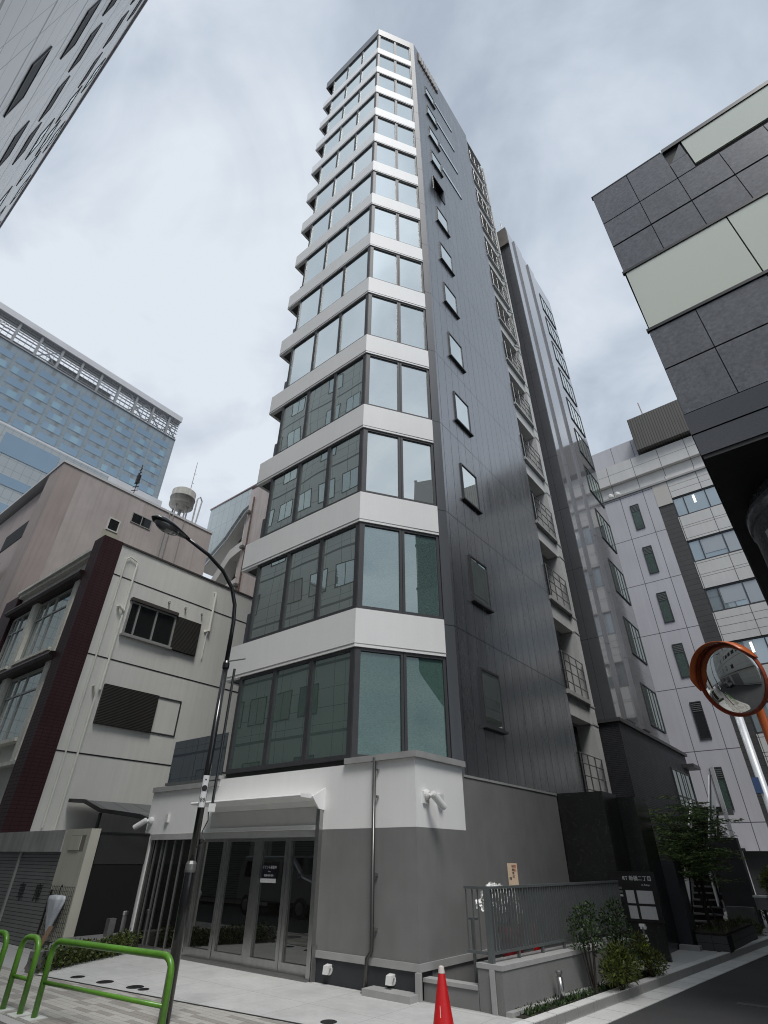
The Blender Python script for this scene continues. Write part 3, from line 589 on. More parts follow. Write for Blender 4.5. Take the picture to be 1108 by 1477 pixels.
window(B, FK, 12.3, 13.7, 20.1, 20.85, ALU, G_DARK, fwid=.05, n0=.002, n1=.05, mulls=(13.0,))
m = MB()
for z in (18.2, 13.5): m.box(FY(YK+.4), -38.4, -34.2, .002, .03, z, z+1.2)
split(m, 'strip_window', JNT, B)
m = MB()
for y in (14.7, 15.0, 15.9): m.tube([(XK+.06, y, 8), (XK+.06, y, 22.0)], .05 if y < 15.5 else .025, 6)
split(m, 'roof_pipe', GREYP, B)
m = MB(); m.b(-46, -35, 6.9, 7.4, 15.5, 16.2); m.build('balcony', JNT, B)
# water tank, mast and aerial on its roof
TK = thing('water_tank', (-32.2, 15.9, ZK+.16), 'round pale water tank on legs at the edge of the pinkish concrete roof', 'tank')
m = MB(); m.lathe((-32.2, 15.9, 23.3), [(.15, 0), (.85, .3), (.87, .33), (.87, .9), (.91, .92), (.91, 1.0), (.87, 1.02), (.87, 1.55), (.6, 1.75), (.1, 1.82)], 28); m.build('tank_body', mat('weathered_tank', (.33, .325, .30), .7, noise=(2, .15), streak=.25), TK, smooth=True)
m = MB()
for a in range(4): m.tube([(-32.2+.6*math.cos(a*1.57+.5), 15.9+.6*math.sin(a*1.57+.5), 22.16), (-32.2+.6*math.cos(a*1.57+.5), 15.9+.6*math.sin(a*1.57+.5), 23.6)], .06, 6)
m.tube([(-32.2, 15.9, 22.16), (-32.2, 15.9, 23.4)], .12, 8); m.build('leg', GREYP, TK)
m = MB(); m.tube([(-32, 16.95, 22.16), (-32, 16.95, 24.8), (-32, 17.15, 25.1), (-32, 17.35, 24.8), (-32, 17.2, 22.16)], .06, 8); m.build('overflow_pipe', PIER, TK)
m = MB(); m.tube([(-31.6, 16.0, 22.1), (-31.6, 16.0, 27.6)], [.035, .02], 6)
for z in (24.4, 25.6, 26.5): m.tube([(-31.6, 15.95, z), (-31.6, 16.15, z+.02)], .015, 5)
tag(m.build('mast', mat('pink_mast', (.36, .30, .31), .5)), 'tall thin mast beside the water tank on the pinkish concrete roof', 'mast')
m = MB(); m.tube([(-31.6, 12.1, 22.1), (-31.6, 12.1, 24.9)], .03, 6)
for k in range(7): m.tube([(-31.8, 11.98+.02*k, 22.7+k*.3), (-31.4, 12.22-.02*k, 22.7+k*.3)], .03, 5)
m.b(-31.7, -31.5, 12.0, 12.2, 23.3, 24.0); tag(m.build('aerial', JNT), 'dark spiky aerial on the roof edge in front of the blue glass tower', 'aerial')

# ---- block with zigzag outdoor stairs, in the gap left of the slim tower
B = thing('stair_block', (-32, 24, 0), 'pale glazed block with zigzag open stairs in the gap left of the slim tower', 'building')
YS = 20.0; FZ = FY(YS)
SPK = mat('pale_pink_wall', (.50, .44, .42), .75, noise=(1, .08), streak=.15)
SWH = mat('pale_stair_wall', (.62, .61, .58), .7, noise=(1, .06))
m = MB(); m.b(-29.6, -20, YS, 28, 0, 26.3); m.build('wall', SPK, B)
m = MB(); m.extr([(-35.0, YS, 21.0), (-32.2, YS, 22.8), (-30.3, YS, 24.7), (-29.62, YS, 24.9), (-29.62, YS, 26.5), (-35.0, YS, 26.6)], (0, .25, 0))
m.build('glazed_screen', mat('frosted_grid', (.52, .58, .60), .25, noise=(1, .06), seams=[('X', .75, 0, .03), ('Z', 1.5, .3, .03)], seamc=(.3, .33, .35)), B)
m = MB(); m.b(-35.1, -20, YS-.05, YS+.35, 26.6, 26.72); split(m, 'roof_edge', mat('pink_trim', (.3, .24, .24), .6), B)
for k in range(3):
    dz = -3.1*k; m = MB()
    m.extr([(-35.4, YS+.1, 20.3+dz), (-33.2, YS+.1, 21.2+dz), (-31.0, YS+.1, 23.7+dz), (-29.6, YS+.1, 24.1+dz), (-29.6, YS+.1, 24.9+dz), (-31.2, YS+.1, 24.5+dz), (-33.4, YS+.1, 22.1+dz), (-35.4, YS+.1, 21.2+dz)], (0, 1.4, 0)) if k else m.extr([(-34.9, YS+.26, 20.8), (-32.2, YS+.26, 22.6), (-30.3, YS+.26, 24.5), (-29.6, YS+.26, 24.7), (-29.6, YS+.26, 24.9), (-30.3, YS+.26, 24.7), (-32.2, YS+.26, 22.8), (-34.9, YS+.26, 21.0)], (0, 1.4, 0))
    m.build('stair_flight', SWH, B)
    m = MB(); m.extr([(-31.9, YS+1.2, 23.2+dz), (-29.7, YS+1.2, 24.0+dz), (-29.7, YS+1.2, 22.9+dz), (-31.9, YS+1.2, 21.6+dz)], (0, .2, 0)); split(m, 'brown_railing', RUST, B)
    window(B, FZ, -30.5, -29.62, 22.2+dz, 24.0+dz, SWH, G_SKY, fwid=.06, n0=-.6, n1=-.5)
m = MB(); m.tube([(-28.9, YS-.12, 10), (-28.9, YS-.12, 25.3)], .06, 6); m.build('drain_pipe', RUST, B)
m = MB()
for k in range(4): m.b(-29.45, -29.1, YS-.3, YS, 23.9-3.1*k, 24.1-3.1*k)
split(m, 'vent_hood', STEELD, B)

# ---- big blue glass tower far away on the left
GT = mat('grey_blue_curtain_wall', (0.22, 0.262, 0.29), .3, noise=[(.05, .06)], seams=[('Y', 5.1, 8.0, .9), ('Y', 1.27, 0, .10), ('Z', 3.3, .2, .16)], seamc=(.20, .22, .23))
GTW = glass('blue_tower_glass', (.15, .215, .27), (.5, .62, .72), .30, .8, 0)
GTB = glass('teal_tower_glass', (.18, .28, .33), (.55, .70, .77), .35, .85, 0)
GTL = mat('white_steel', (.52, .52, .53), .5, noise=(.2, .08))
GTD = mat('grey_steelwork', (.24, .25, .26), .5)
B = thing('glass_tower', (-140, 20, 0), 'huge blue glass hotel tower far away with an open steel frame along its roof', 'building')
XT = -120; FT = FX(XT)
m = MB(); m.b(-160, XT, -60, 52.4, 0, 102.6); m.build('curtain_wall', GT, B)
m = MB(); m.box(FT, -60, 52.5, -40, 3, 77.6, 79.9); m.build('white_ledge', GTL, B)
m = MB(); m.b(-119.9, -114, -60, 37, 0, 77.5); m.build('lower_block', mat('pale_blue_cladding', (.33, .36, .37), .3, noise=(.1, .06), seams=[('Y', 1.6, 0, .08), ('Z', 2.2, 0, .1)], seamc=(.22, .25, .26)), B)
n_ = 0
for r_ in range(22):
    for c_ in range(11):
        y0 = 46.6 - c_*5.1 ; z1 = 100.4 - r_*3.27
        if y0 < -6 or z1 < 55 or (z1 < 81 and z1 > 77) or n_ >= 100: continue
        if y0 < 28-(r_*.8) and r_ > 9: continue
        n_ += 1
        o = MB().box(FT, y0, y0+4.25, .0, .06, z1-2.0, z1).build('window', GTW, B)
        h = random.random()
        if h > .45:
            a = random.choice((0, 1.4, 2.4)); MB().box(FT, y0+a, y0+a+random.choice((1.4, 1.85)), .062, .09, z1-1.9, z1-.1).build('pane', GTB, o)
for z in (74, 66.5, 60.5, 54.5, 48):
    MB().b(-114, -113.9, -30, 36.5 if z < 70 else 14, z-2.2, z).build('ribbon_window', GTW, B)
MB().b(-114, -113.9, 15, 26, 71, 76).build('ribbon_window', GTW, B)
m = MB()                                       # open steel crown
m.box(FT, -60, 52.5, -2.5, .6, 109.6, 111.4)
split(m, 'crown_beam', GTL, B)
m = MB()
y = -2.0
while y < 52.6: m.box(FT, y-.28, y+.28, -.6, .2, 102.6, 109.6); m.box(FT, y-.15, y+.15, -9, -8.6, 102.6, 109.6); y += 5.1
for z in (103.6, 105.0, 106.2, 107.1, 107.9, 108.7): m.box(FT, -8, 52.3, -.35, -.05, z, z+.15)
y = -2.0
while y < 52: m.box(FT, y-.05, y+.05, -.35, -.02, 102.9, 109.6); y += 1.275
for k in range(3):
    a = 37+k*5.1; m.tube([FT.p(a, -.2, 103), FT.p(a+5.1, -.2, 108.9)], .2, 5); m.tube([FT.p(a, -.2, 108.9), FT.p(a+5.1, -.2, 103)], .2, 5)
m.tube([FT.p(13.4, -.2, 103), FT.p(18.4, -.2, 108.9)], .15, 5); m.tube([FT.p(13.4, -.2, 108.9), FT.p(18.4, -.2, 103)], .15, 5)
m.box(FT, -8, 52.4, -.1, .25, 102.62, 102.95); m.build('steel_frame', GTD, B)
m = MB(); m.box(FT, 17, 33, -6, -3, 102.6, 107.6); m.box(FT, 35, 49, -7, -4, 102.6, 106.2); m.box(FT, -8, 14, -7, -4, 102.6, 107.0); split(m, 'roof_plant', GTD, B)
text('TOKYU', 1.9, FT, 3.4, .45, 106.1, GTL, 'roof_lettering', B, .25)

# ================================================================== ground
ASPH = mat('asphalt', (0.042, 0.042, 0.043), .9, noise=[(.25, .25), (1.3, .15), (90, .5)], bump=(200, .4, .006))
CONC = mat('kerb_concrete', (.40, .40, .385), .85, noise=[(.8, .1), (40, .1)], bump=(90, .3, .004), seams=[((.0895, .996, 0), .9, 0, .012)], seamc=(.2, .2, .2))
SLAB = mat('forecourt_slab', (.50, .50, .485), .75, noise=[(.45, .14), (2.2, .10), (9, .06), (120, .10)], seams=[('X', 1.25, -7.3, .008), ('Y', 1.05, 7.45, .008)], seamc=(.30, .30, .30))
def KX(y): return -4.29 + .0898*(y-8.56)
m = MB(); m.b(-250, 250, -250, 250, -.6, -.12); struct(m, 'road', ASPH)
# side walk body with a rounded street corner
cor = [(-5.6, 4.2), (-5.1, 4.32), (-4.75, 4.65), (-4.58, 5.2)]
m = MB(); m.prism([(-70, 4.2)] + cor + [(KX(7), 7), (KX(40), 40), (-70, 40)], -.3, 0); struct(m, 'pavement', CONC)
# beige block paving along the main street
t_ = PAV = mat('block_paving', (.42, .405, .37), .85, noise=[(1.0, .1), (50, .12)], bump=(120, .3, .004), seams=[('X', .2, 0, .006), ('Y', .1, 0, .006)], seamc=(.23, .22, .2))
nt_ = PAV.node_tree; bs = nt_.nodes['Principled BSDF']; prev = bs.inputs['Base Color'].links[0].from_socket
g_ = nd(nt_, 'ShaderNodeNewGeometry'); mp_ = nd(nt_, 'ShaderNodeMapping'); mp_.inputs['Scale'].default_value = (1, 1, 0); nt_.links.new(g_.outputs['Position'], mp_.inputs[0])
sn_ = nd(nt_, 'ShaderNodeVectorMath', _operation='SNAP'); sn_.inputs[1].default_value = (.4, .1, 1); nt_.links.new(mp_.outputs[0], sn_.inputs[0])
wn_ = nd(nt_, 'ShaderNodeTexWhiteNoise', _noise_dimensions='3D'); nt_.links.new(sn_.outputs[0], wn_.inputs['Vector'])
mr_ = nd(nt_, 'ShaderNodeMapRange'); nt_.links.new(wn_.outputs['Value'], mr_.inputs[0]); mr_.inputs[1].default_value = .52; mr_.inputs[2].default_value = .56
mm_ = nd(nt_, 'ShaderNodeMixRGB', _blend_type='MULTIPLY'); mm_.inputs[2].default_value = (.70, .68, .68, 1); nt_.links.new(mr_.outputs[0], mm_.inputs[0]); nt_.links.new(prev, mm_.inputs[1]); nt_.links.new(mm_.outputs[0], bs.inputs['Base Color'])
def LB(x): return 5.83 + .125*(x+12.4)        # boundary between paving and forecourt
m = MB(); m.prism([(-60, 4.35), (-5.5, 4.35), (-4.95, 4.75), (-4.75, 5.4), (-4.6, LB(-4.6)), (-12.6, LB(-12.6)), (-60, LB(-12.6))], -.05, .004); struct(m, 'block_paving', PAV)
m = MB(); m.prism([(-12.6, LB(-12.6)+.06), (-4.57, LB(-4.57)+.06), (KX(8.6)-.16, 8.6), (-14.7, 8.63), (-13.7, 7.6)], -.05, .005); struct(m, 'forecourt', SLAB)
m = MB(); m.prism([(-12.6, LB(-12.6)+.001), (-4.6, LB(-4.6)+.001), (-4.58, LB(-4.58)+.058), (-12.6, LB(-12.6)+.058)], -.05, .003)
tag(m.build('drain_slot', JNT), 'thin dark drain slot between beige paving and pale forecourt', None, None, 'structure')
m = MB(); m.prism([(KX(7.2)-.17, 7.2), (KX(7.2), 7.2), (KX(40), 40), (KX(40)-.17, 40)], -.1, .012); struct(m, 'kerb', mat('pale_kerb', (.60, .60, .58), .8, noise=[(1.2, .12), (50, .1)], seams=[((.0895, .996, 0), .62, .1, .012)], seamc=(.2, .2, .2)))
m = MB(); m.prism([(KX(7)+.002, 7), (KX(7)+.40, 7), (KX(40)+.40, 40), (KX(40)+.002, 40)], -.2, -.112); struct(m, 'gutter', mat('pale_gutter', (.58, .58, .56), .85, noise=[(.9, .15), (40, .1)], seams=[((.0895, .996, 0), .62, .3, .012)], seamc=(.17, .17, .17)))
m = MB(); m.prism([(-4.68, 8.72), (KX(8.72)-.18, 8.72), (KX(13.6)-.18, 13.6), (-4.28, 13.6)], -.05, .008); struct(m, 'soil', mat('dark_soil', (.03, .026, .02), .95, noise=[(8, .4)], bump=(60, .8, .02)))
m = MB(); m.prism([(-4.95, 13.62), (KX(13.62)-.18, 13.62), (KX(17.3)-.18, 17.3), (-5.0, 18.9)], -.05, .008); struct(m, 'entry_paving', mat('pale_entry_concrete', (.48, .48, .46), .8, noise=[(.9, .08), (60, .06)]))
m = MB()
m.b(-2.6, -.2, 12.4, 12.55, -.13, -.115); struct(m, 'road_patch_edge', mat('asphalt_joint', (.075, .075, .075), .9))

# round black ground lights let into the forecourt
for (x, y, r_, lb) in ((-11.79, 6.22, .12, 'leftmost of four small black discs set in the forecourt'), (-11.01, 6.31, .14, 'second from the left of four black discs set in the forecourt'), (-10.25, 6.42, .14, 'third black disc in the forecourt, the large one beside the small one'), (-9.98, 6.41, .09, 'smallest black disc in the forecourt, right beside a larger one'), (-6.36, 6.89, .11, 'single black disc in the forecourt close to the traffic cone')):
    tag(MB().lathe((x, y, .0), [(r_, 0), (r_, .009), (r_*.9, .013)], 20).build('ground_light', BLACK), lb, 'ground light', 'black discs set in the forecourt')
tag(MB().lathe((-13.1, 4.95, 0), [(.3, 0), (.3, .008)], 28).build('manhole_cover', STEELD), 'round pale manhole cover in the beige paving near the narrow green hoop', 'manhole')

# ================================================================== street furniture
GREEN = mat('green_rail_paint', (0.10, 0.27, 0.025), .38, noise=[(2.2, .25), (30, .15)], streak=.3, scol=(.16, .19, .05), coat=.2)
GRIME = mat('worn_concrete', (.55, .57, .54), .85, noise=(4, .15))
def hoop(ax, ay, bx, by, h, mid, label, group):
    A = Vector((ax, ay, 0)); Bv = Vector((bx, by, 0)); d = (Bv-A).normalized(); r_ = .16
    pts = [A, A+Vector((0, 0, h-r_))]
    for k in range(1, 7): t = k*math.pi/12; pts.append(A + d*(r_-r_*math.cos(t)) + Vector((0, 0, h-r_+r_*math.sin(t))))
    for k in range(0, 7): t = math.pi/2-k*math.pi/12; pts.append(Bv - d*(r_-r_*math.cos(t)) + Vector((0, 0, h-r_+r_*math.sin(t))))
    pts.append(Bv); o = thing('guard_rail', (A.x, A.y, 0), label, 'guard rail', group)
    MB().tube(pts, .038, 14).build('hoop', GREEN, o, smooth=True)
    MB().tube([A+Vector((0, 0, mid)), Bv+Vector((0, 0, mid))], .024, 12).build('cross_bar', GREEN, o, smooth=True)
    m = MB()
    for P in (A, Bv): m.prism([(P.x-.14, P.y-.12), (P.x+.14, P.y-.12), (P.x+.14, P.y+.12), (P.x-.14, P.y+.12)], -.02, .012)
    split(m, 'footing', GRIME, o); return o
hoop(-9.44, 4.52, -6.98, 4.80, .80, .36, 'long green guard rail hoop in front of the street lamp', 'green guard rails')
hoop(-10.24, 4.44, -9.78, 4.48, .80, .36, 'narrow green guard rail hoop standing between two longer ones', 'green guard rails')
hoop(-13.2, 4.15, -10.68, 4.40, .80, .36, 'green guard rail cut off by the left edge of the picture', 'green guard rails')

L = thing('street_lamp', (-7.92, 5.47, 0), 'tall black street lamp with curved arm and white numbered sticker before the entrance', 'street lamp')
LB_ = mat('black_lamp_paint', (.014, .014, .015), .22, noise=[(6, .2)], coat=.4)
lx, ly = -7.92, 5.47
MB().tube([(lx, ly, 0), (lx, ly, 1.62), (lx, ly, 1.7)], [.078, .072, .055], 18).build('base_pole', LB_, L, smooth=True)
pp = [(lx, ly, 1.7), (lx, ly, 4.6)]; MB().tube(pp, [.055, .047], 16).build('pole', LB_, L, smooth=True)
arc = [(lx, ly, 4.6), (lx, ly, 5.4), (lx, ly-.04, 5.75), (lx, ly-.17, 6.05), (lx, ly-.42, 6.30), (lx, ly-.8, 6.49), (lx, ly-1.3, 6.62)]
MB().tube(arc, [.04, .038, .037, .036, .035, .034, .032], 14).build('curved_arm', LB_, L, smooth=True)
m = MB(); ax_ = Vector((0, -1, .14)).normalized(); st = Vector((lx, ly-1.25, 6.61)); prof = [(0.03, .1), (0, .06), (.12, .085), (.3, .125), (.5, .14), (.66, .11), (.74, .03)]
nseg = 14; vs = []; up = Vector((0, .14, 1)).normalized()
for (q, wd) in [(0, .04), (.1, .065), (.25, .105), (.42, .135), (.58, .14), (.70, .11), (.78, .02)]:
    for j in range(nseg):
        a = 2*math.pi*j/nseg; vs.append(st + ax_*q + Vector((1, 0, 0))*wd*math.cos(a) + up*(wd*.75*max(math.sin(a), 0) + wd*.28*min(math.sin(a), 0)))
m.add(vs, [(i*nseg+j, i*nseg+(j+1) % nseg, (i+1)*nseg+(j+1) % nseg, (i+1)*nseg+j) for i in range(6) for j in range(nseg)] + [tuple(range(nseg)), tuple(range(6*nseg, 7*nseg))])
hd_ = m.build('lamp_head', LB_, L, smooth=True)
m = MB(); vs = []; cs = st + ax_*.46
for i_ in range(5):
    t = i_/4*math.pi/2
    for j in range(16):
        a = 2*math.pi*j/16; vs.append(cs + ax_*(.25*math.cos(t)*math.cos(a)) + Vector((1, 0, 0))*(.115*math.cos(t)*math.sin(a)) - up*(.02+.11*math.sin(t)))
m.add(vs, [(i*16+j, i*16+(j+1) % 16, (i+1)*16+(j+1) % 16, (i+1)*16+j) for i in range(4) for j in range(16)] + [tuple(range(64, 80))])
m.build('glass_bowl', glass('lamp_bowl', (.10, .10, .10), (.8, .8, .8), .15, .8, 0), hd_, smooth=True)
m = MB(); m.lathe((lx, ly, 1.6), [(.075, 0), (.08, .03), (.077, .1), (.056, .14)], 18); m.build('collar', STEELD, L)
m = MB(); m.lathe((lx, ly, 4.55), [(.055, 0), (.06, .02), (.06, .1), (.042, .14)], 16); m.build('arm_collar', LB_, L)
m = MB(); m.tube([(lx, ly, 4.68), (lx+.34, ly+.14, 4.70)], .012, 8); m.build('stub_arm', STEEL, L)
vd = Vector((-lx, -ly, 0)).normalized(); vt = Vector((-vd.y, vd.x, 0))
fs_ = F((lx, ly), (vt.x, vt.y), (vd.x, vd.y))
m = MB()
for k in range(6):
    a0 = -.9+k*.3; a1 = a0+.3
    for (aa, bb) in ((a0, a1),):
        m.quad(*[fs_.p(.058*math.sin(t), .058*math.cos(t), z) for t, z in ((aa, 2.42), (bb, 2.42), (bb, 2.86), (aa, 2.86))])
sk = m.build('number_sticker', TXW, L, fix=False)
text('88', .075, fs_, 0, .0588, 2.52, BLACKM, 'lettering', sk, .0008)
MB().lathe(fs_.p(0, .0585, 2.68), [(.042, 0), (.042, .0012)], 18, vd).build('round_mark', BLACKM, sk)
MB().box(fs_, -.012, .012, .058, .0592, 2.79, 2.81).build('mark', BLACKM, sk)
m = MB(); m.tube([(lx+.13, ly+.1, 2.47), (lx+.13, ly+.1, 4.55)], .022, 8); m.build('conduit', LB_, L); m = MB(); m.box(F((lx+.13, ly+.1), (vt.x, vt.y), (vd.x, vd.y)), -.05, .05, .02, .1, 2.36, 2.47); m.build('cable_box', WP, L)
m = MB(); m.tube([(lx+.13, ly+.05, 2.36), (lx+.16, ly+.05, 2.25), (lx+.10, ly+.02, 2.1), (lx+.17, ly+.04, 2.0), (lx+.06, ly, 1.9)], .008, 6); m.build('cable', BLACK, L)

C_ = thing('traffic_cone', (-4.63, 6.98, 0), 'red traffic cone with pale tip at the bottom of the picture', 'traffic cone')
REDP = mat('red_plastic', (.55, .012, .014), .4, noise=(6, .1))
MB().lathe((-4.63, 6.98, 0), [(.15, .03), (.145, .05), (.03, .69), (.026, .70)], 28).build('cone_body', REDP, C_, smooth=True)
m = MB(); m.b(-4.82, -4.44, 6.79, 7.17, 0.006, .045); m.build('base', mat('black_rubber', (.03, .03, .03), .8), C_)
MB().lathe((-4.63, 6.98, .64), [(.041, 0), (.033, .05), (.03, .062), (.01, .068)], 20).build('tip', mat('pale_tip', (.7, .62, .58), .6), C_)
cd = Vector((4.63, -6.98, 0)).normalized(); ct = Vector((-cd.y, cd.x, 0)); fc_ = F((-4.63, 6.98), (ct.x, ct.y), (cd.x, cd.y))
m = MB(); m.extr([fc_.p(-.035, .098, .26), fc_.p(0.0, .098, .26), fc_.p(.0, .078, .36), fc_.p(-.035, .078, .36)], cd*.006); m.build('sticker', mat('pale_sticker', (.7, .5, .47), .6), C_)

# ---- fence on its low wall
FPL = F((-4.72, 8.66), (.0895, .996), (.996, -.0895))
FWL = thing('garden_wall', (-4.9, 10.8, 0), 'low grey rendered wall with pale coping along the side street', 'wall')
m = MB(); m.box(FPL, 0, 4.5, -.42, 0, -.02, .47); m.build('wall', PODG, FWL)
m = MB(); m.box(FPL, -.01, 4.5, -.43, .012, .472, .53); m.build('coping', CAP, FWL)
m = MB(); m.box(FPL, .003, 4.5, .002, .1, 0, .05); m.box(FPL, -.03, -.012, -.2, -.12, 0, .47); m.build('skirting', CAP, FWL)
FN = thing('railing_fence', (-4.5, 10.8, .53), 'long grey metal railing with thin upright bars on the low grey wall', 'fence')
FG_ = mat('grey_fence_paint', (.105, .115, .115), .4, noise=(4, .1))
m = MB(); m.box(FPL, .05, 4.9, -.235, -.185, 1.40, 1.435); m.box(FPL, .05, 4.9, -.235, -.185, .62, .655)
m.box(FPL, .05, .1, -.62, -.24, 1.40, 1.435); m.box(FPL, .05, .1, -.62, -.24, .62, .655); m.build('rail', FG_, FN)
m = MB(); m.box(FPL, .04, .11, -.25, -.17, .53, 1.44); m.build('post', FG_, FN)
for q in range(1, 7): MB().box(FPL, .08+q*.72, .12+q*.72, -.23, -.19, .53, .618).build('post', FG_, FN)
q = .19
while q < 4.88: MB().box(FPL, q-.006, q+.006, -.23, -.19, .657, 1.398).build('bar', FG_, FN); q += .082
for q in (-.38, -.48, -.60): MB().box(FPL, .065, .085, q-.006, q+.006, .657, 1.398).build('bar', FG_, FN)
HR = MB(); HR.tube([(-5.32, 8.95, -.02), (-5.32, 8.95, 1.02)], .025, 10); HR.tube([(-5.40, 8.95, 1.02), (-5.25, 9.0, 1.02)], .022, 8); tag(HR.build('handrail', FG_), 'short grey hand rail post just left of the long railing', 'handrail')
LW = thing('low_wall', (-5.6, 8.8, 0), 'knee high pale step wall between the tower corner and the fence wall', 'wall')
m = MB(); m.b(-6.1, -5.15, 8.7, 8.85, 0, .22); m.build('wall', PODG, LW); m = MB(); m.b(-6.1, -5.15, 8.68, 8.87, .222, .27); m.build('coping', CAP, LW)
m = MB(); m.prism([(-6.12, 8.9), (-5.15, 8.9), (-4.75, 15), (-6.12, 15)], -.02, .04); struct(m, 'ramp', mat('dark_ramp_concrete', (.12, .12, .118), .9, noise=(2, .12)))

# flower stand behind the fence
O = thing('orchid_pot', (-5.35, 10.25, .03), 'white orchids arching from a red wrapped pot with a wooden name plate, behind the railing', 'potted plant')
REDF = mat('red_wrap', (.22, .012, .018), .45, noise=(9, .3))
m = MB(); m.lathe((-5.35, 10.25, .04), [(.2, 0), (.22, .15), (.16, .5), (.2, .66), (.24, .8), (.2, .78)], 22); m.build('pot', REDF, O, smooth=True)
m = MB(); st_ = MB(); random.seed(3)
for k in range(7):
    a = R(150+k*34); hz = .5+.12*random.random(); ex = .55+.2*random.random(); pts = []
    for q in range(9):
        t = q/8; pts.append(Vector((-5.35+math.cos(a)*ex*t*t*.5-.0, 10.25+math.sin(a)*ex*t - .25*t*t, 0.8+ hz*math.sin(t*2.5))))
    st_.tube(pts, .006, 5)
    for q in range(3, 9):
        c_ = pts[q]
        for z in range(14):
            d1 = Vector((random.uniform(-1, 1), random.uniform(-1, 1), random.uniform(-1, 1))).normalized(); d2 = d1.orthogonal().normalized()
            c2_ = c_+Vector((random.uniform(-.03, .03), random.uniform(-.03, .03), random.uniform(-.03, .03))); m.quad(c2_, c2_+d1*.035+d2*.032, c2_+d1*.07, c2_+d1*.035-d2*.032)
st_.build('flower_stem', mat('stem_green', (.05, .09, .03), .6), O); m.build('blossom', mat('white_petal', (.85, .85, .83), .6), O, fix=False)
m = MB()
for k in range(16):
    a = k*.8; c_ = Vector((-5.35, 10.25, .8)); d = Vector((math.cos(a), math.sin(a), .5)); s_ = Vector((-d.y, d.x, 0)).normalized()*.035
    m.quad(c_, c_+d*.13+s_, c_+d*.27-Vector((0, 0, .05)), c_+d*.13-s_)
m.build('leaf', mat('orchid_leaf', (.02, .05, .02), .4), O, fix=False)
fo = F((-5.25, 10.35), (.93, .37), (.37, -.93))
m = MB(); m.box(fo, -.012, .012, -.01, .01, .8, 1.44); m.build('stake', mat('pale_wood_stick', (.5, .4, .28), .7), O)
m = MB(); m.box(fo, -.085, .085, .011, .025, 1.40, 1.73); pl = m.build('name_plate', mat('pale_wood', (.62, .47, .33), .6, noise=(8, .08), streak=.1), O)
for q, c_ in enumerate('御祝'): text(c_, .05, fo, .045, .026, 1.68-q*.055, mat('red_ink%d' % q, (.4, .03, .02), .6), 'lettering', pl, .001)
for q, c_ in enumerate('新築落成'): text(c_, .042, fo, .01, .026, 1.68-q*.05, BLACKM, 'lettering', pl, .001)
for q, c_ in enumerate('様'): text(c_, .05, fo, -.045, .026, 1.50, BLACKM, 'lettering', pl, .001)
X_ = thing('fire_extinguisher', (-5.25, 11.0, .04), 'small red fire extinguisher with black head seen through the railing bars', 'fire extinguisher')
m = MB(); m.lathe((-5.25, 11.0, .35), [(.075, 0), (.08, .02), (.08, .40), (.03, .5)], 18); m.build('cylinder', REDP, X_, smooth=True)
m = MB(); m.lathe((-5.25, 11.0, .85), [(.03, 0), (.035, .05), (.02, .09)], 12); m.tube([(-5.25, 11.0, .92), (-5.14, 10.97, .95)], .015, 6); m.tube([(-5.25, 11, .9), (-5.16, 10.9, .8), (-5.15, 10.9, .5)], .012, 6); m.build('head', BLACK, X_)
m = MB(); m.b(-5.36, -5.14, 10.89, 11.11, .04, .345); m.build('stand', REDF, X_)

BO = thing('bollard_light', (-4.45, 9.95, 0), 'short steel bollard light in the planting strip before the low wall', 'bollard light')
MB().lathe((-4.45, 9.95, 0), [(.045, 0), (.045, .30)], 18).build('post', STEEL, BO, smooth=True)
MB().lathe((-4.45, 9.95, .30), [(.03, 0), (.03, .035), (.05, .036), (.05, .07), (.045, .075)], 18).build('cap', STEEL, BO)

# ---- black marble walls, sign slab
MARB = mat('black_marble', (.020, .021, .020), .25, noise=[(1.0, .25), (30, .2)], spec=.5)
t = MARB.node_tree; bs = t.nodes['Principled BSDF']; pv = bs.inputs['Base Color'].links[0].from_socket
g_ = nd(t, 'ShaderNodeNewGeometry'); nz = nd(t, 'ShaderNodeTexNoise', Scale=2.2, Detail=6.0, Distortion=1.6); t.links.new(g_.outputs['Position'], nz.inputs['Vector'])
s1 = nd(t, 'ShaderNodeMath', _operation='SUBTRACT'); t.links.new(nz.outputs[0], s1.inputs[0]); s1.inputs[1].default_value = .5
s2 = nd(t, 'ShaderNodeMath', _operation='ABSOLUTE'); t.links.new(s1.outputs[0], s2.inputs[0])
s3 = nd(t, 'ShaderNodeMapRange'); t.links.new(s2.outputs[0], s3.inputs[0]); s3.inputs[1].default_value = .0; s3.inputs[2].default_value = .006; s3.inputs[3].default_value = .6; s3.inputs[4].default_value = 0
xm = nd(t, 'ShaderNodeMixRGB'); xm.inputs[2].default_value = (.085, .085, .08, 1); t.links.new(s3.outputs[0], xm.inputs[0]); t.links.new(pv, xm.inputs[1]); t.links.new(xm.outputs[0], bs.inputs['Base Color'])
tag(MB().b(-6.13, -4.95, 15.08, 16.15, 0, 3.24).build('marble_wall', MARB), 'tall black veined marble wall beside the grey side of the slim tower', 'wall')
tag(MB().b(-5.9, -4.52, 16.2, 17.3, 0, 3.17).build('marble_wall', MARB), 'second black marble wall, set back behind the sign slab', 'wall')
DKP = mat('charcoal_panel', (.035, .036, .042), .45, noise=[(2, .15), (50, .1)])
tag(MB().b(-4.94, -4.22, 17.35, 18.0, 0, 1.78).build('charcoal_wall', DKP), 'chest high charcoal wall between the sign slab and the outdoor stairs', 'wall')
tag(MB().b(-4.5, -4.05, 17.1, 17.345, .0, .1).build('kerb_block', CAP), 'pale kerb block at the foot of the charcoal wall', 'kerb block')
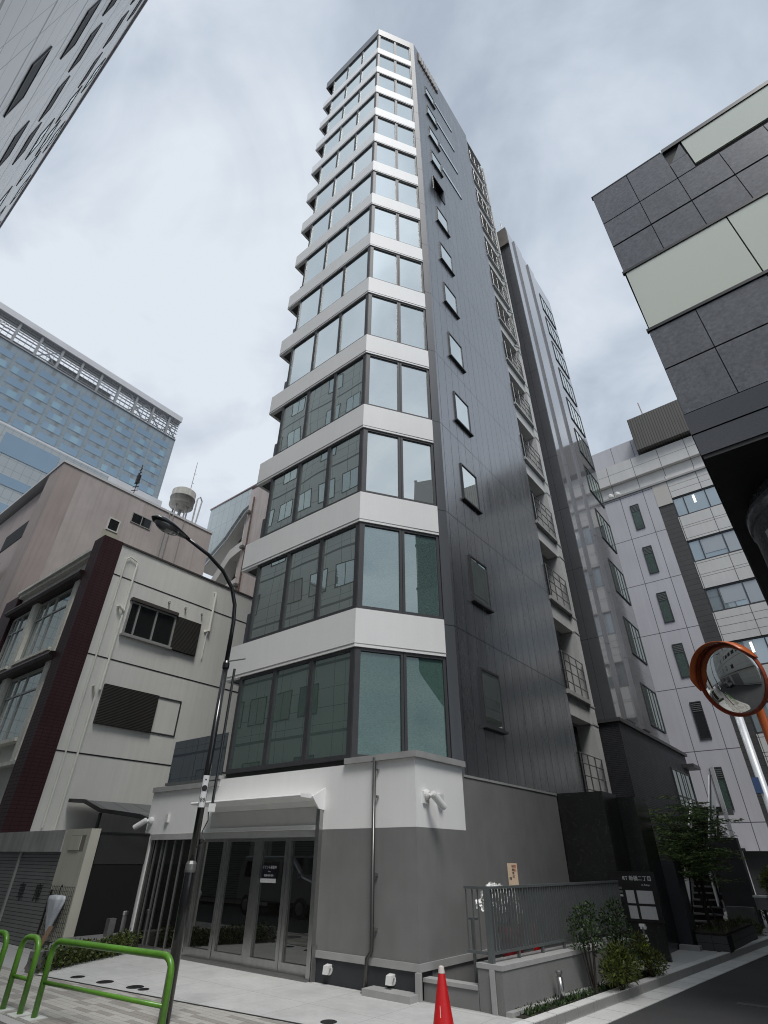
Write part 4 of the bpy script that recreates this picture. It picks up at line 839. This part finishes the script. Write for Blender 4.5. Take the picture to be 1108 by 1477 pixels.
SG = thing('sign_slab', (-4.65, 15.0, 0), 'black standing sign slab with white lettering over four white panels', 'sign')
FSG = FY(14.98)
MB().b(-5.15, -4.16, 14.98, 15.06, 0, 1.0).build('slab', MARB, SG)
MB().box(FSG, -5.12, -4.12, .002, .05, .66, 1.57).build('board', BLACK, SG)
text('RT 新橋二丁目', .098, FSG, -4.50, .053, 1.44, TXW, 'lettering', SG, .002)
text('in Tokyo', .05, FSG, -4.33, .053, 1.325, TXW, 'lettering', SG, .002)
SPN = mat('white_sign_panel', (.50, .50, .50), .6, noise=(30, .08))
for (a, b2_) in ((-4.8, -4.62), (-4.56, -4.22)):
    for (z0, z1) in ((.71, .94), (.985, 1.22)): MB().box(FSG, a, b2_, .052, .058, z0, z1).build('white_panel', SPN, SG)
for z in (1.26, 1.19, 1.12): MB().box(FSG, -5.06, -4.87, .052, .058, z-.02, z+.02).build('small_plate', SPN if z < 1.15 else STEELD, SG)

# garden lights and red stakes near the sign
for (x, y, h, lb) in ((-4.06, 13.2, .72, 'taller steel garden spotlight post near the black sign slab'), (-4.12, 13.45, .66, 'shorter steel garden spotlight post behind the taller one')):
    g = thing('garden_light', (x, y, 0), lb, 'garden light', 'steel garden lights by the sign'); MB().tube([(x, y, 0), (x, y, h)], .014, 8).build('post', STEEL, g)
    m = MB(); m.b(x-.05, x+.05, y-.04, y+.04, h, h+.04); m.b(x-.02, x+.06, y-.05, y-.02, h-.18, h-.12); m.build('lamp_head', WP, g)
for (x, y, h, lb) in ((-4.02, 13.0, .42, 'thin red stake with a yellow tag in the planting strip'), (-3.97, 13.35, .36, 'thin red stake behind the tagged one in the planting strip')):
    g = thing('marker_stake', (x, y, 0), lb, 'stake', 'red stakes in the planting strip'); MB().tube([(x, y, 0), (x, y, h)], .018, 8).build('stake', mat('dull_red%d' % int(h*100), (.16, .02, .018), .5), g)
    if h > .4: MB().b(x-.05, x+.05, y-.03, y+.03, h, h+.05).build('tag', mat('yellow_tag', (.5, .62, .03), .5), g)

# ================================================================== plants
def leafmat(name, a, b): return mat(name, a, .5, noise=[(2.5, .25)], island=.35, c2=b, spec=.3)
LEAF1 = leafmat('dark_leaf', (.020, .040, .014), (.045, .075, .022)); LEAF2 = leafmat('lime_leaf', (.045, .066, .012), (.10, .12, .022)); LEAF3 = leafmat('tree_leaf', (.10, .165, .055), (.17, .24, .08))
BARK = mat('bark', (.035, .028, .022), .9, noise=(20, .3))
def leaf(m, p, d, ln, wd):
    d = d.normalized(); s = d.cross(Vector((random.uniform(-1, 1), random.uniform(-1, 1), random.uniform(-1, 1)))).normalized()*wd
    m.quad(p, p+d*ln*.5+s, p+d*ln, p+d*ln*.5-s)
def rnd(): return Vector((random.gauss(0, 1), random.gauss(0, 1), random.gauss(0, 1)))
def clump(m, c, r, n, ln, wd, upb=.3):
    c = Vector(c)
    for _ in range(n):
        v = rnd().normalized(); k = random.random()**.45; p = c + Vector((v.x*r[0], v.y*r[1], v.z*r[2]))*k
        leaf(m, p, v + rnd()*.5 + Vector((0, 0, upb)), ln*random.uniform(.6, 1.3), wd*random.uniform(.7, 1.3))
def shrub(name, base, clumps, mt_, label, ln, wd, stems=5, group=None, n=330):
    o = thing(name, base, label, 'shrub', group); m = MB(); s = MB(); b = Vector(base)
    for (dx, dy, dz, r_) in clumps:
        c = b+Vector((dx, dy, dz)); clump(m, c, (r_, r_, r_*.85), int(n*(r_/.25)**2), ln, wd); s.tube([b+Vector((dx*.15, dy*.15, 0)), b+Vector((dx*.6, dy*.6, dz*.55)), c], [.018, .012, .006], 6)
    m.build('foliage', mt_, o, fix=False); s.build('stem', BARK, o); return o
random.seed(11)
shrub('camellia_shrub', (-4.3, 10.9, 0), [(0, 0, 1.0, .20), (-.14, .1, .84, .2), (.12, -.08, .78, .17), (.05, .15, .62, .16), (-.1, -.1, .62, .14), (0.1, .1, 1.08, .12)], LEAF1, 'leggy dark glossy shrub left of two, leaning over the low wall', .05, .017, group='leggy dark shrubs by the railing')
shrub('camellia_shrub', (-4.22, 12.1, 0), [(0, 0, .95, .22), (-.15, .12, .78, .22), (.15, -.1, .72, .2), (.05, .12, 1.08, .14), (0, -.15, .5, .22), (.1, .1, .4, .2)], LEAF1, 'leggy dark glossy shrub right of two, nearer the sign slab', .05, .017, group='leggy dark shrubs by the railing')
shrub('lime_shrub', (-4.05, 11.45, 0), [(0, 0, .3, .26), (.05, .28, .26, .22), (-.05, -.22, .26, .2), (.0, .1, .45, .18)], LEAF2, 'bushy yellow green shrub spilling over the kerb by the low wall', .07, .012, n=650)
shrub('lime_shrub', (-3.98, 13.0, 0), [(0, 0, .25, .22), (.02, .25, .2, .2), (-.1, -.2, .34, .2), (-.15, 0, .5, .16)], LEAF2, 'dull yellow green shrub around the red stakes', .065, .012, n=600)
m = MB()
for _ in range(2600):
    y = random.uniform(8.85, 13.4); x = random.uniform(KX(y)-.5, KX(y)-.2); leaf(m, Vector((x, y, .01)), rnd()*.6+Vector((0, 0, .8)), random.uniform(.03, .09), .012)
tag(m.build('ground_cover', LEAF1, fix=False), 'low dark ground cover in the planting strip', None, None, 'stuff')
# hedge beside the dark gap on the left
HG = thing('low_hedge', (-13.2, 7.0, 0), 'low ragged green hedge along the curb left of the entrance', 'hedge'); m = MB()
for k in range(22):
    t_ = k/21; c = Vector((-12.75-1.15*t_+random.uniform(-.06, .06), 6.0+2.35*t_, .14+random.uniform(-.03, .1))); clump(m, c, (.2, .2, .17), 190, .055, .02)
m.build('foliage', leafmat('hedge_leaf', (.030, .050, .014), (.08, .10, .02)), HG, fix=False)
# tree in the raised planter
TR = thing('feathery_tree', (-4.02, 18.6, .3), 'small feathery green tree in the raised planter before the outdoor stairs', 'tree'); s = MB(); m = MB(); random.seed(21)
tb = Vector((-4.02, 18.6, .3)); stems = []
for (dx, dy, h) in ((-.35, .1, 2.3), (.0, .2, 2.5), (.45, -.1, 2.2), (.2, .3, 2.6), (-.15, -.2, 2.0)):
    pts = [tb+Vector((dx*t*t*1.1, dy*t, h*t)) + rnd()*.02 for t in (0, .25, .5, .75, 1)]; s.tube(pts, [.035, .03, .024, .016, .008], 7)
    for q in range(40):
        t = random.uniform(.5, 1.12); p = tb+Vector((dx*t*t*1.1, dy*t, h*t)); a = random.uniform(0, 6.28); ln = random.uniform(.45, 1.05); dv = Vector((math.cos(a), math.sin(a), random.uniform(-.05, .45)))
        tw = [p, p+dv*ln*.5, p+dv*ln-Vector((0, 0, .16))]; s.tube(tw, [.008, .005, .003], 5)
        for z in range(16):
            u_ = random.random(); pp_ = p+dv*ln*u_-Vector((0, 0, .16*u_*u_)); sd = Vector((-dv.y, dv.x, 0))*random.choice((-1, 1)) + dv*.5 + Vector((0, 0, random.uniform(-.35, .15)))
            for l_ in range(6): leaf(m, pp_+sd*.045*l_, sd.cross(Vector((0, 0, 1)))*random.choice((-1, 1))+sd*.6+Vector((0, 0, -.25)), random.uniform(.06, .12), .011)
m.build('crown', LEAF3, TR, fix=False); s.build('trunk', BARK, TR)
SP = MB(); SP.tube([(-3.75, 18.35, .3), (-4.25, 19.1, 2.2)], .022, 7); SP.tube([(-4.4, 18.5, .3), (-4.2, 18.8, 1.7)], .02, 7); tag(SP.build('support_pole', BARK), 'slanting wooden stakes propping the feathery tree', 'stake')
PB = thing('planter_box', (-4.0, 18.9, 0), 'dark stone raised planter holding the feathery tree', 'planter')
m = MB(); m.prism([(-4.45, 18.05), (-4.15, 17.42), (-3.47, 17.42), (-3.4, 21.0), (-4.45, 21.0)], 0, .3); m.build('box', mat('dark_planter_stone', (.07, .07, .07), .7, noise=[(3, .15), (50, .2)], seams=[('X', .34, -3.47, .01), ('Z', .15, 0, .008)]), PB)
m = MB(); m.prism([(-4.42, 18.08), (-4.13, 17.45), (-3.5, 17.45), (-3.43, 20.97), (-4.42, 20.97)], .302, .34); m.build('soil', bpy.data.materials['dark_soil'], PB)
m = MB()
for _ in range(500): leaf(m, Vector((random.uniform(-4.3, -3.5), random.uniform(17.6, 20.9), .33)), rnd()*.5+Vector((0, 0, 1)), random.uniform(.05, .14), .008)
tag(m.build('planter_grass', LEAF2, fix=False), 'thin grass tufts in the dark stone planter', None, None, 'stuff')

# ---- outdoor stairs and what stands beyond
SC = thing('outdoor_stairs', (-5.15, 26, 0), 'dark outdoor stairs with white side panels climbing away behind the feathery tree', 'stairs')
m = MB()
for k in range(20): m.b(-5.6, -4.7, 23.5+k*.26, 23.5+k*.26+.28, .1+k*.18, .14+k*.18)
m.build('tread', mat('pale_tread', (.10, .10, .10), .6, noise=(10, .2)), SC)
m = MB()
for k in range(20): m.b(-5.6, -4.7, 23.5+k*.26+.1, 23.5+k*.26+.14, -.08+k*.18, .098+k*.18)
m.build('riser', BLACKM, SC)
WST = mat('white_stair_panel', (.74, .74, .74), .5)
m = MB(); m.extr([(-5.66, 23.6, .3), (-5.66, 28.7, 3.85), (-5.66, 28.7, 4.0), (-5.66, 23.6, 1.0)], (.04, 0, 0)); m.build('side_panel', WST, SC)
m = MB(); m.extr([(-4.68, 23.4, .55), (-4.68, 28.7, 4.1), (-4.68, 28.7, 4.9), (-4.68, 23.4, 1.5)], (.05, 0, 0)); m.build('side_panel', WST, SC)
m = MB()
m.tube([(-4.6, 23.4, 1.35), (-4.6, 28.7, 4.9)], .03, 6); m.tube([(-4.6, 23.6, .5), (-4.6, 23.6, 1.5)], .03, 6); m.tube([(-4.6, 26, 2.4), (-4.6, 26, 3.2)], .03, 6); m.build('handrail', BLACK, SC)
m = MB(); m.b(-5.7, -4.5, 28.71, 31, 3.5, 3.7); m.build('landing', DKP, SC)
m = MB(); m.b(-4.55, -4.4, 28.7, 28.85, 0, 5.2); m.build('white_post', WST, SC)
tag(MB().b(-4.58, -3.65, 24.0, 24.4, 0, 2.45).build('stone_wall', mat('mottled_black_stone', (.035, .035, .035), .6, noise=[(1.5, .3), (20, .2)])), 'mottled black stone wall right of the outdoor stairs', 'wall')
tag(MB().b(-4.25, -3.5, 22.3, 22.6, 0, .62).build('stone_block', mat('grey_stone', (.13, .13, .125), .8, noise=[(3, .2)])), 'low grey stone block behind the roadside grass tuft', 'stone block')
shrub('grass_tuft', (-3.75, 21.6, .02), [(0, 0, .16, .28), (-.3, .1, .14, .22), (.2, .2, .12, .2)], LEAF2, 'low spreading green tuft at the roadside by the grey stone block', .12, .01, n=350)
shrub('round_bush', (-3.1, 24.2, .1), [(0, 0, .45, .42), (.35, .3, .4, .4), (-.3, .2, .35, .3)], leafmat('bush_leaf', (.05, .08, .018), (.10, .13, .025)), 'lower rounded green bush at the right edge beyond the stone block', .10, .016, n=420)
shrub('round_bush', (-2.95, 25.6, .3), [(0, 0, .95, .5), (.4, .3, .9, .45), (-.3, 0, .85, .35)], leafmat('bush_leaf_lime', (.10, .13, .02), (.17, .19, .035)), 'upper bright green clipped bush at the right edge', .10, .016, n=420)
MBX = thing('mail_box', (-3.3, 22.9, 0), 'pale metal mail box on a short post before the rounded bushes', 'mail box')
MB().b(-3.48, -3.14, 22.8, 23.1, .55, .85).build('box', STEELD, MBX); MB().b(-3.5, -3.12, 22.78, 23.12, .852, .9).build('lid', WP, MBX); MB().b(-3.35, -3.28, 22.9, 23.0, 0, .549).build('post', BLACK, MBX); MB().b(-3.1, -2.95, 22.9, 23.1, .62, .7).build('flag', WP, MBX)

# ---- traffic mirror and sign pole on the right
OR = mat('orange_paint', (.52, .115, .022), .4, noise=(4, .1), coat=.2); ORD = mat('dark_orange_hood', (.26, .048, .018), .5, noise=(4, .15))
MC = Vector((-.59, 6.4, 3.34)); MR = thing('traffic_mirror', (-.5, 6.5, 0), 'round convex traffic mirror with orange hood on an orange pole', 'mirror')
MN = Vector((-.52, -.83, -.18)).normalized()
MIR = mat('mirror_glass', (.72, .73, .72), .03, 1.0)
Rm = .352; prof = [(Rm*math.sin(a*.55/8)/math.sin(.55), -.02+.12*(math.cos(a*.55/8)-math.cos(.55))/(1-math.cos(.55))*.5) for a in range(8, -1, -1)]
MB().lathe(MC, [(Rm, -.03)]+prof, 48, MN).build('mirror_face', MIR, MR, smooth=True)
MB().lathe(MC, [(Rm+.001, -.05), (Rm+.008, -.04), (Rm+.008, .004), (Rm+.002, .007), (Rm+.002, -.02)], 48, MN).build('rim', ORD, MR)
m = MB(); a_ = Vector((0, 0, 1)); upm = (a_ - MN*a_.dot(MN)).normalized(); rt = upm.cross(MN); pi_ = []; n_ = 54
for k in range(n_+1):
    t = R(18 + 166*k/n_); rad = upm*math.sin(t) + rt*math.cos(t); dep = .085*min(1, math.sin(math.pi*k/n_)*3)
    pi_.append((MC+rad*(Rm+.02)-MN*.05, MC+rad*(Rm+.03)+MN*dep))
for (p0, p1), (p2, p3) in zip(pi_[:-1], pi_[1:]): m.quad(p0, p1, p3, p2); 
hm = MB(); k_ = len(pi_); hm.add([p for a in pi_ for p in a], [(2*i, 2*i+1, 2*i+3, 2*i+2) for i in range(k_-1)]); hood = hm.build('hood', OR, MR, smooth=True); md = hood.modifiers.new('thick', 'SOLIDIFY'); md.thickness = .008
m = MB(); m.tube([MC-MN*.1, MC-MN*.22+Vector((.05, 0, -.02)), Vector((-.45, 6.62, 3.25)), Vector((-.45, 6.62, 2.8)), Vector((-.45, 6.62, 0))], .04, 14); m.build('pole', OR, MR, smooth=True)
SPL = thing('sign_pole', (-.75, 8.0, 0), 'white sign pole with a red triangular stop plate at the right edge', 'sign')
MB().tube([(-.78, 8.0, 0), (-.78, 8.0, 3.35)], .045, 14).build('pole', mat('white_pole', (.62, .64, .66), .4, .2, noise=(3, .08)), SPL, smooth=True)
m = MB(); m.extr([(-.88, 7.94, 1.97), (-.40, 7.94, 1.97), (-.64, 7.94, 1.55)], (0, .015, 0)); m.build('stop_plate', REDP, SPL)
m = MB(); m.b(-.86, -.79, 7.9, 8.0, 2.44, 2.6); m.build('blue_band', mat('blue_band', (.05, .09, .2), .5), SPL)

# ================================================================== left side: garage annex, carport
AN = thing('garage_annex', (-17.5, 8.5, 0), 'low garage annex with grey roller shutters and cream end panel, beside the old house', 'garage')
YA_ = 7.1; FAN = FY(YA_)
GSH = mat('roller_shutter', (.20, .20, .195), .5, .2, noise=(2, .1), streak=.12, seams=[('Z', .075, 0, .014)], seamc=(.07, .07, .07))
m = MB(); m.b(-24, -15.72, YA_+.12, 10, 0, 2.25); m.b(-24, -15.7, YA_-.06, YA_+.2, 1.86, 2.32); m.build('header', mat('stained_concrete', (.36, .36, .345), .85, noise=[(1.2, .2)], streak=.25), AN)
m = MB(); m.b(-18.02, -15.73, YA_+.02, YA_+.1, 0, 1.858); sh_ = m.build('roller_shutter', GSH, AN)
m = MB(); m.b(-24, -18.1, YA_+.02, YA_+.1, 0, 1.858); m.build('roller_shutter', GSH, AN)
m = MB(); m.b(-18.095, -18.025, YA_-.02, YA_+.1, 0, 1.858); m.build('shutter_post', ALU, AN)
text('車', .40, FAN, -17.35, -.012, .99, mat('black_stencil', (.02, .02, .02), .7), 'lettering', sh_, .003)
text('庫', .40, FAN, -16.4, -.012, 1.0, bpy.data.materials['black_stencil'], 'lettering', sh_, .003)
m = MB(); m.b(-15.69, -14.45, YA_-.03, YA_+.2, .2, 2.33); m.b(-15.69, -15.6, YA_-.031, YA_+.2, 0, .199); m.build('end_panel', mat('cream_sheet', (.50, .485, .41), .6, noise=(1.5, .06), streak=.1), AN)
m = MB(); m.b(-15.35, -14.62, YA_-.035, YA_-.031, 1.88, 2.2); o = m.build('recess_shade', mat('recess_shade_tone', (.20, .19, .16), .7), AN)  # flat sheet in darker cream, shade of a recess put into the colour
m = MB(); m.b(-15.34, -14.82, YA_-.05, YA_-.036, 1.89, 2.19); m.build('cover', bpy.data.materials['cream_sheet'], AN)
m = MB()
for k in range(15): x = -15.62+k*.082; m.tube([(x, YA_-.06, .22), (x, YA_-.06, 1.2)], .004, 4)
for k in range(13): m.tube([(-15.63, YA_-.06, .22+k*.08), (-14.46, YA_-.06, .22+k*.08)], .004, 4)
tag(m.build('wire_grid', BLACKM), 'dark wire grid hung on the cream end panel of the garage', 'wire grid')
U = thing('umbrella', (-15.0, 7.0, .3), 'folded translucent white umbrella hanging from the wire grid', 'umbrella')
m = MB(); vs = []; n_ = 20
for (h, r_) in ((.0, .03), (.2, .14), (.45, .27), (.62, .34), (.70, .31), (.72, .08)):
    for j in range(n_): a = 2*math.pi*j/n_; q = r_*(1+.22*math.cos(a*6)); vs.append(Vector((-15.02+.09*h+q*math.cos(a), 6.98+.3*q*math.sin(a)-.03, .32+h)))
m.add(vs, [(i*n_+j, i*n_+(j+1) % n_, (i+1)*n_+(j+1) % n_, (i+1)*n_+j) for i in range(5) for j in range(n_)]); m.build('canopy', mat('pale_film', (.55, .58, .62), .3, noise=(8, .15)), U, smooth=True)
MB().tube([(-15.0, 6.96, .22), (-14.95, 6.96, 1.1), (-14.95, 6.96, 1.18), (-14.91, 6.96, 1.22), (-14.87, 6.96, 1.18)], .012, 8).build('handle', BLACK, U)
MB().tube([(-15.45, 6.98, .25), (-15.37, 6.98, 1.1)], .022, 8).build
tag(MB().tube([(-15.5, 6.98, .2), (-15.4, 6.98, 1.12)], .024, 8).build('black_umbrella', BLACK), 'thin rolled black umbrella hanging left of the white umbrella', 'umbrella')
CB = MB(); CB.prism([(-12.95, 5.8), (-12.7, 5.85), (-14.2, 8.62), (-14.45, 8.62), (-14.45, 7.12)], 0, .3); tag(CB.build('low_curb', mat('grey_curb', (.16, .16, .158), .85, noise=(3, .15))), 'low grey concrete curb behind the ragged hedge', 'curb')
PK = MB(); PK.extr([(-13.35, 5.95, .0), (-13.2, 5.95, 0), (-13.2, 6.2, .62), (-13.35, 6.2, .62)], (0, .02, 0)); tag(PK.build('plank', mat('brown_plank', (.22, .14, .09), .7, noise=(5, .15))), 'short brown plank leaning by the end of the curb', 'plank')
DS = thing('dark_screen', (-14.5, 8, .3), 'black mesh screen closing the gap between garage and entrance', 'screen')
MB().b(-14.52, -14.47, 7.3, 8.6, .3, 1.62).build('black_sheet', mat('black_sheet', (.004, .004, .004), .9), DS)
MB().b(-14.53, -14.46, 7.32, 8.61, 1.621, 2.24).build('grey_mesh', mat('grey_mesh', (.045, .045, .045), .8, seams=[('Z', .02, 0, .006), ('Y', .02, 0, .006)]), DS)
MB().b(-14.545, -14.44, 7.3, 8.6, 2.241, 2.27).build('top_bar', BLACK, DS)
tag(MB().b(-14.05, -13.9, 7.75, 7.9, .0, .62).build('meter_box', STEELD), 'small grey metal box standing by the hedge', 'meter box')
BP = thing('steel_bollard', (-14.62, 8.45, 0), 'short grey steel bollard at the left jamb of the entrance', 'bollard'); MB().lathe((-14.55, 8.42, 0), [(.1, 0), (.1, .62)], 18).build('post', STEELD, BP); MB().lathe((-14.55, 8.42, .62), [(.11, 0), (.11, .06), (.09, .08)], 18).build('cap', STEEL, BP)
CP = thing('carport_roof', (-17.8, 9.5, 0), 'curved dark carport roof between the old house and the slim tower', 'carport')
prf = [(-20.3, 3.27), (-19.2, 3.20), (-18.0, 2.90), (-16.8, 2.79), (-15.7, 2.68), (-14.95, 2.52)]
m = MB(); m.extr([(x, 8.98, z+.02) for x, z in prf]+[(x, 8.98, z+.06) for x, z in reversed(prf)], (0, 3.5, 0)); m.build('roof_sheet', mat('smoked_sheet', (.11, .115, .12), .4, noise=(2, .1), seams=[('Y', .7, 0, .03)]), CP)
m = MB(); m.extr([(x, 8.9, z-.03) for x, z in prf]+[(x, 8.9, z+.08) for x, z in reversed(prf)], (0, .075, 0)); m.build('edge_beam', BLACK, CP)
for (x, z) in ((-18.0, 2.86), (-15.1, 2.5)): MB().b(x-.04, x+.04, 8.9, 8.97, 0, z).build('post', BLACK, CP)

# ================================================================== behind the viewer (seen only in glass and mirror)
V = thing('parked_van', (-19.2, -.3, -.12), 'silver van parked across the street, seen reflected in the entrance doors', 'van')
VP_ = mat('silver_van_paint', (.34, .34, .34), .3, .5, coat=.5); zg = -.12
side = [(-21.2, .45), (-21.15, 1.55), (-20.9, 1.93), (-18.1, 1.95), (-17.45, 1.3), (-16.75, 1.12), (-16.6, .85), (-16.6, .4)]
m = MB(); m.extr([(x, .48, z+zg) for x, z in side], (0, -1.62, 0)); vb = m.build('body', VP_, V, bevel=.05)
VG = glass('van_glass', (.01, .01, .01), (.7, .7, .7), .15, .8, 0)
m = MB(); m.extr([(-18.55, (.485), 1.22+zg), (-18.55, (.485), 1.75+zg), (-18.2, (.485), 1.75+zg), (-17.75, (.485), 1.3+zg), (-17.75, (.485), 1.22+zg)], (0, .01, 0)); m.extr([(-20.8, (.485), 1.22+zg), (-20.7, (.485), 1.75+zg), (-18.75, (.485), 1.75+zg), (-18.75, (.485), 1.22+zg)], (0, .01, 0)); m.build('side_window', VG, V)
m = MB(); m.extr([(-18.02, (.32), 1.86+zg), (-17.5, (.32), 1.36+zg), (-17.5, -.98, 1.36+zg), (-18.02, -.98, 1.86+zg)], (.03, 0, .02)); m.build('windscreen', VG, V)
for x in (-20.4, -17.35):
    for y in (.47, -.95):
        o = MB().lathe((x, y-.1, .32+zg), [(.2, -.02), (.32, 0), (.32, .2), (.2, .22)], 22, (0, 1, 0)).build('wheel', mat('tyre', (.02, .02, .02), .8) if 'tyre' not in bpy.data.materials else bpy.data.materials['tyre'], V)
        MB().lathe((x, y-.12 if y < 0 else y+.12, .32+zg), [(.19, 0), (.1, .01)], 18, (0, 1, 0)).build('rim', STEEL, o)
for y in (.13, -1.0): MB().b(-16.62, -16.56, y, y+.22, .78+zg, .98+zg).build('headlight', TXW, V)
MB().b(-17.75, -17.5, .48, .68, 1.2+zg, 1.38+zg).build('door_mirror', VP_, V)
MB().b(-16.6, -16.5, -1.1, .44, .35+zg, .6+zg).build('bumper', BLACKM, V)
B = thing('added_block', (12, -20, 0), 'plain grey block added out of view behind the viewer for light and reflections', 'building')
MB().b(4, 26, -34, -13, -.12, 17).build('wall', mat('grey_block_wall', (.28, .28, .275), .7, noise=(.5, .08), seams=[('X', 1.5, 0, .03), ('Z', 3.4, 0, .05)]), B)  # generic block added out of view to serve light and reflections
for k in range(5):
    for q in range(5): MB().b(4.8+q*4.2, 8.0+q*4.2, -13, -12.95, 1+k*3.2, 2.9+k*3.2).build('window', G_DARK, B)
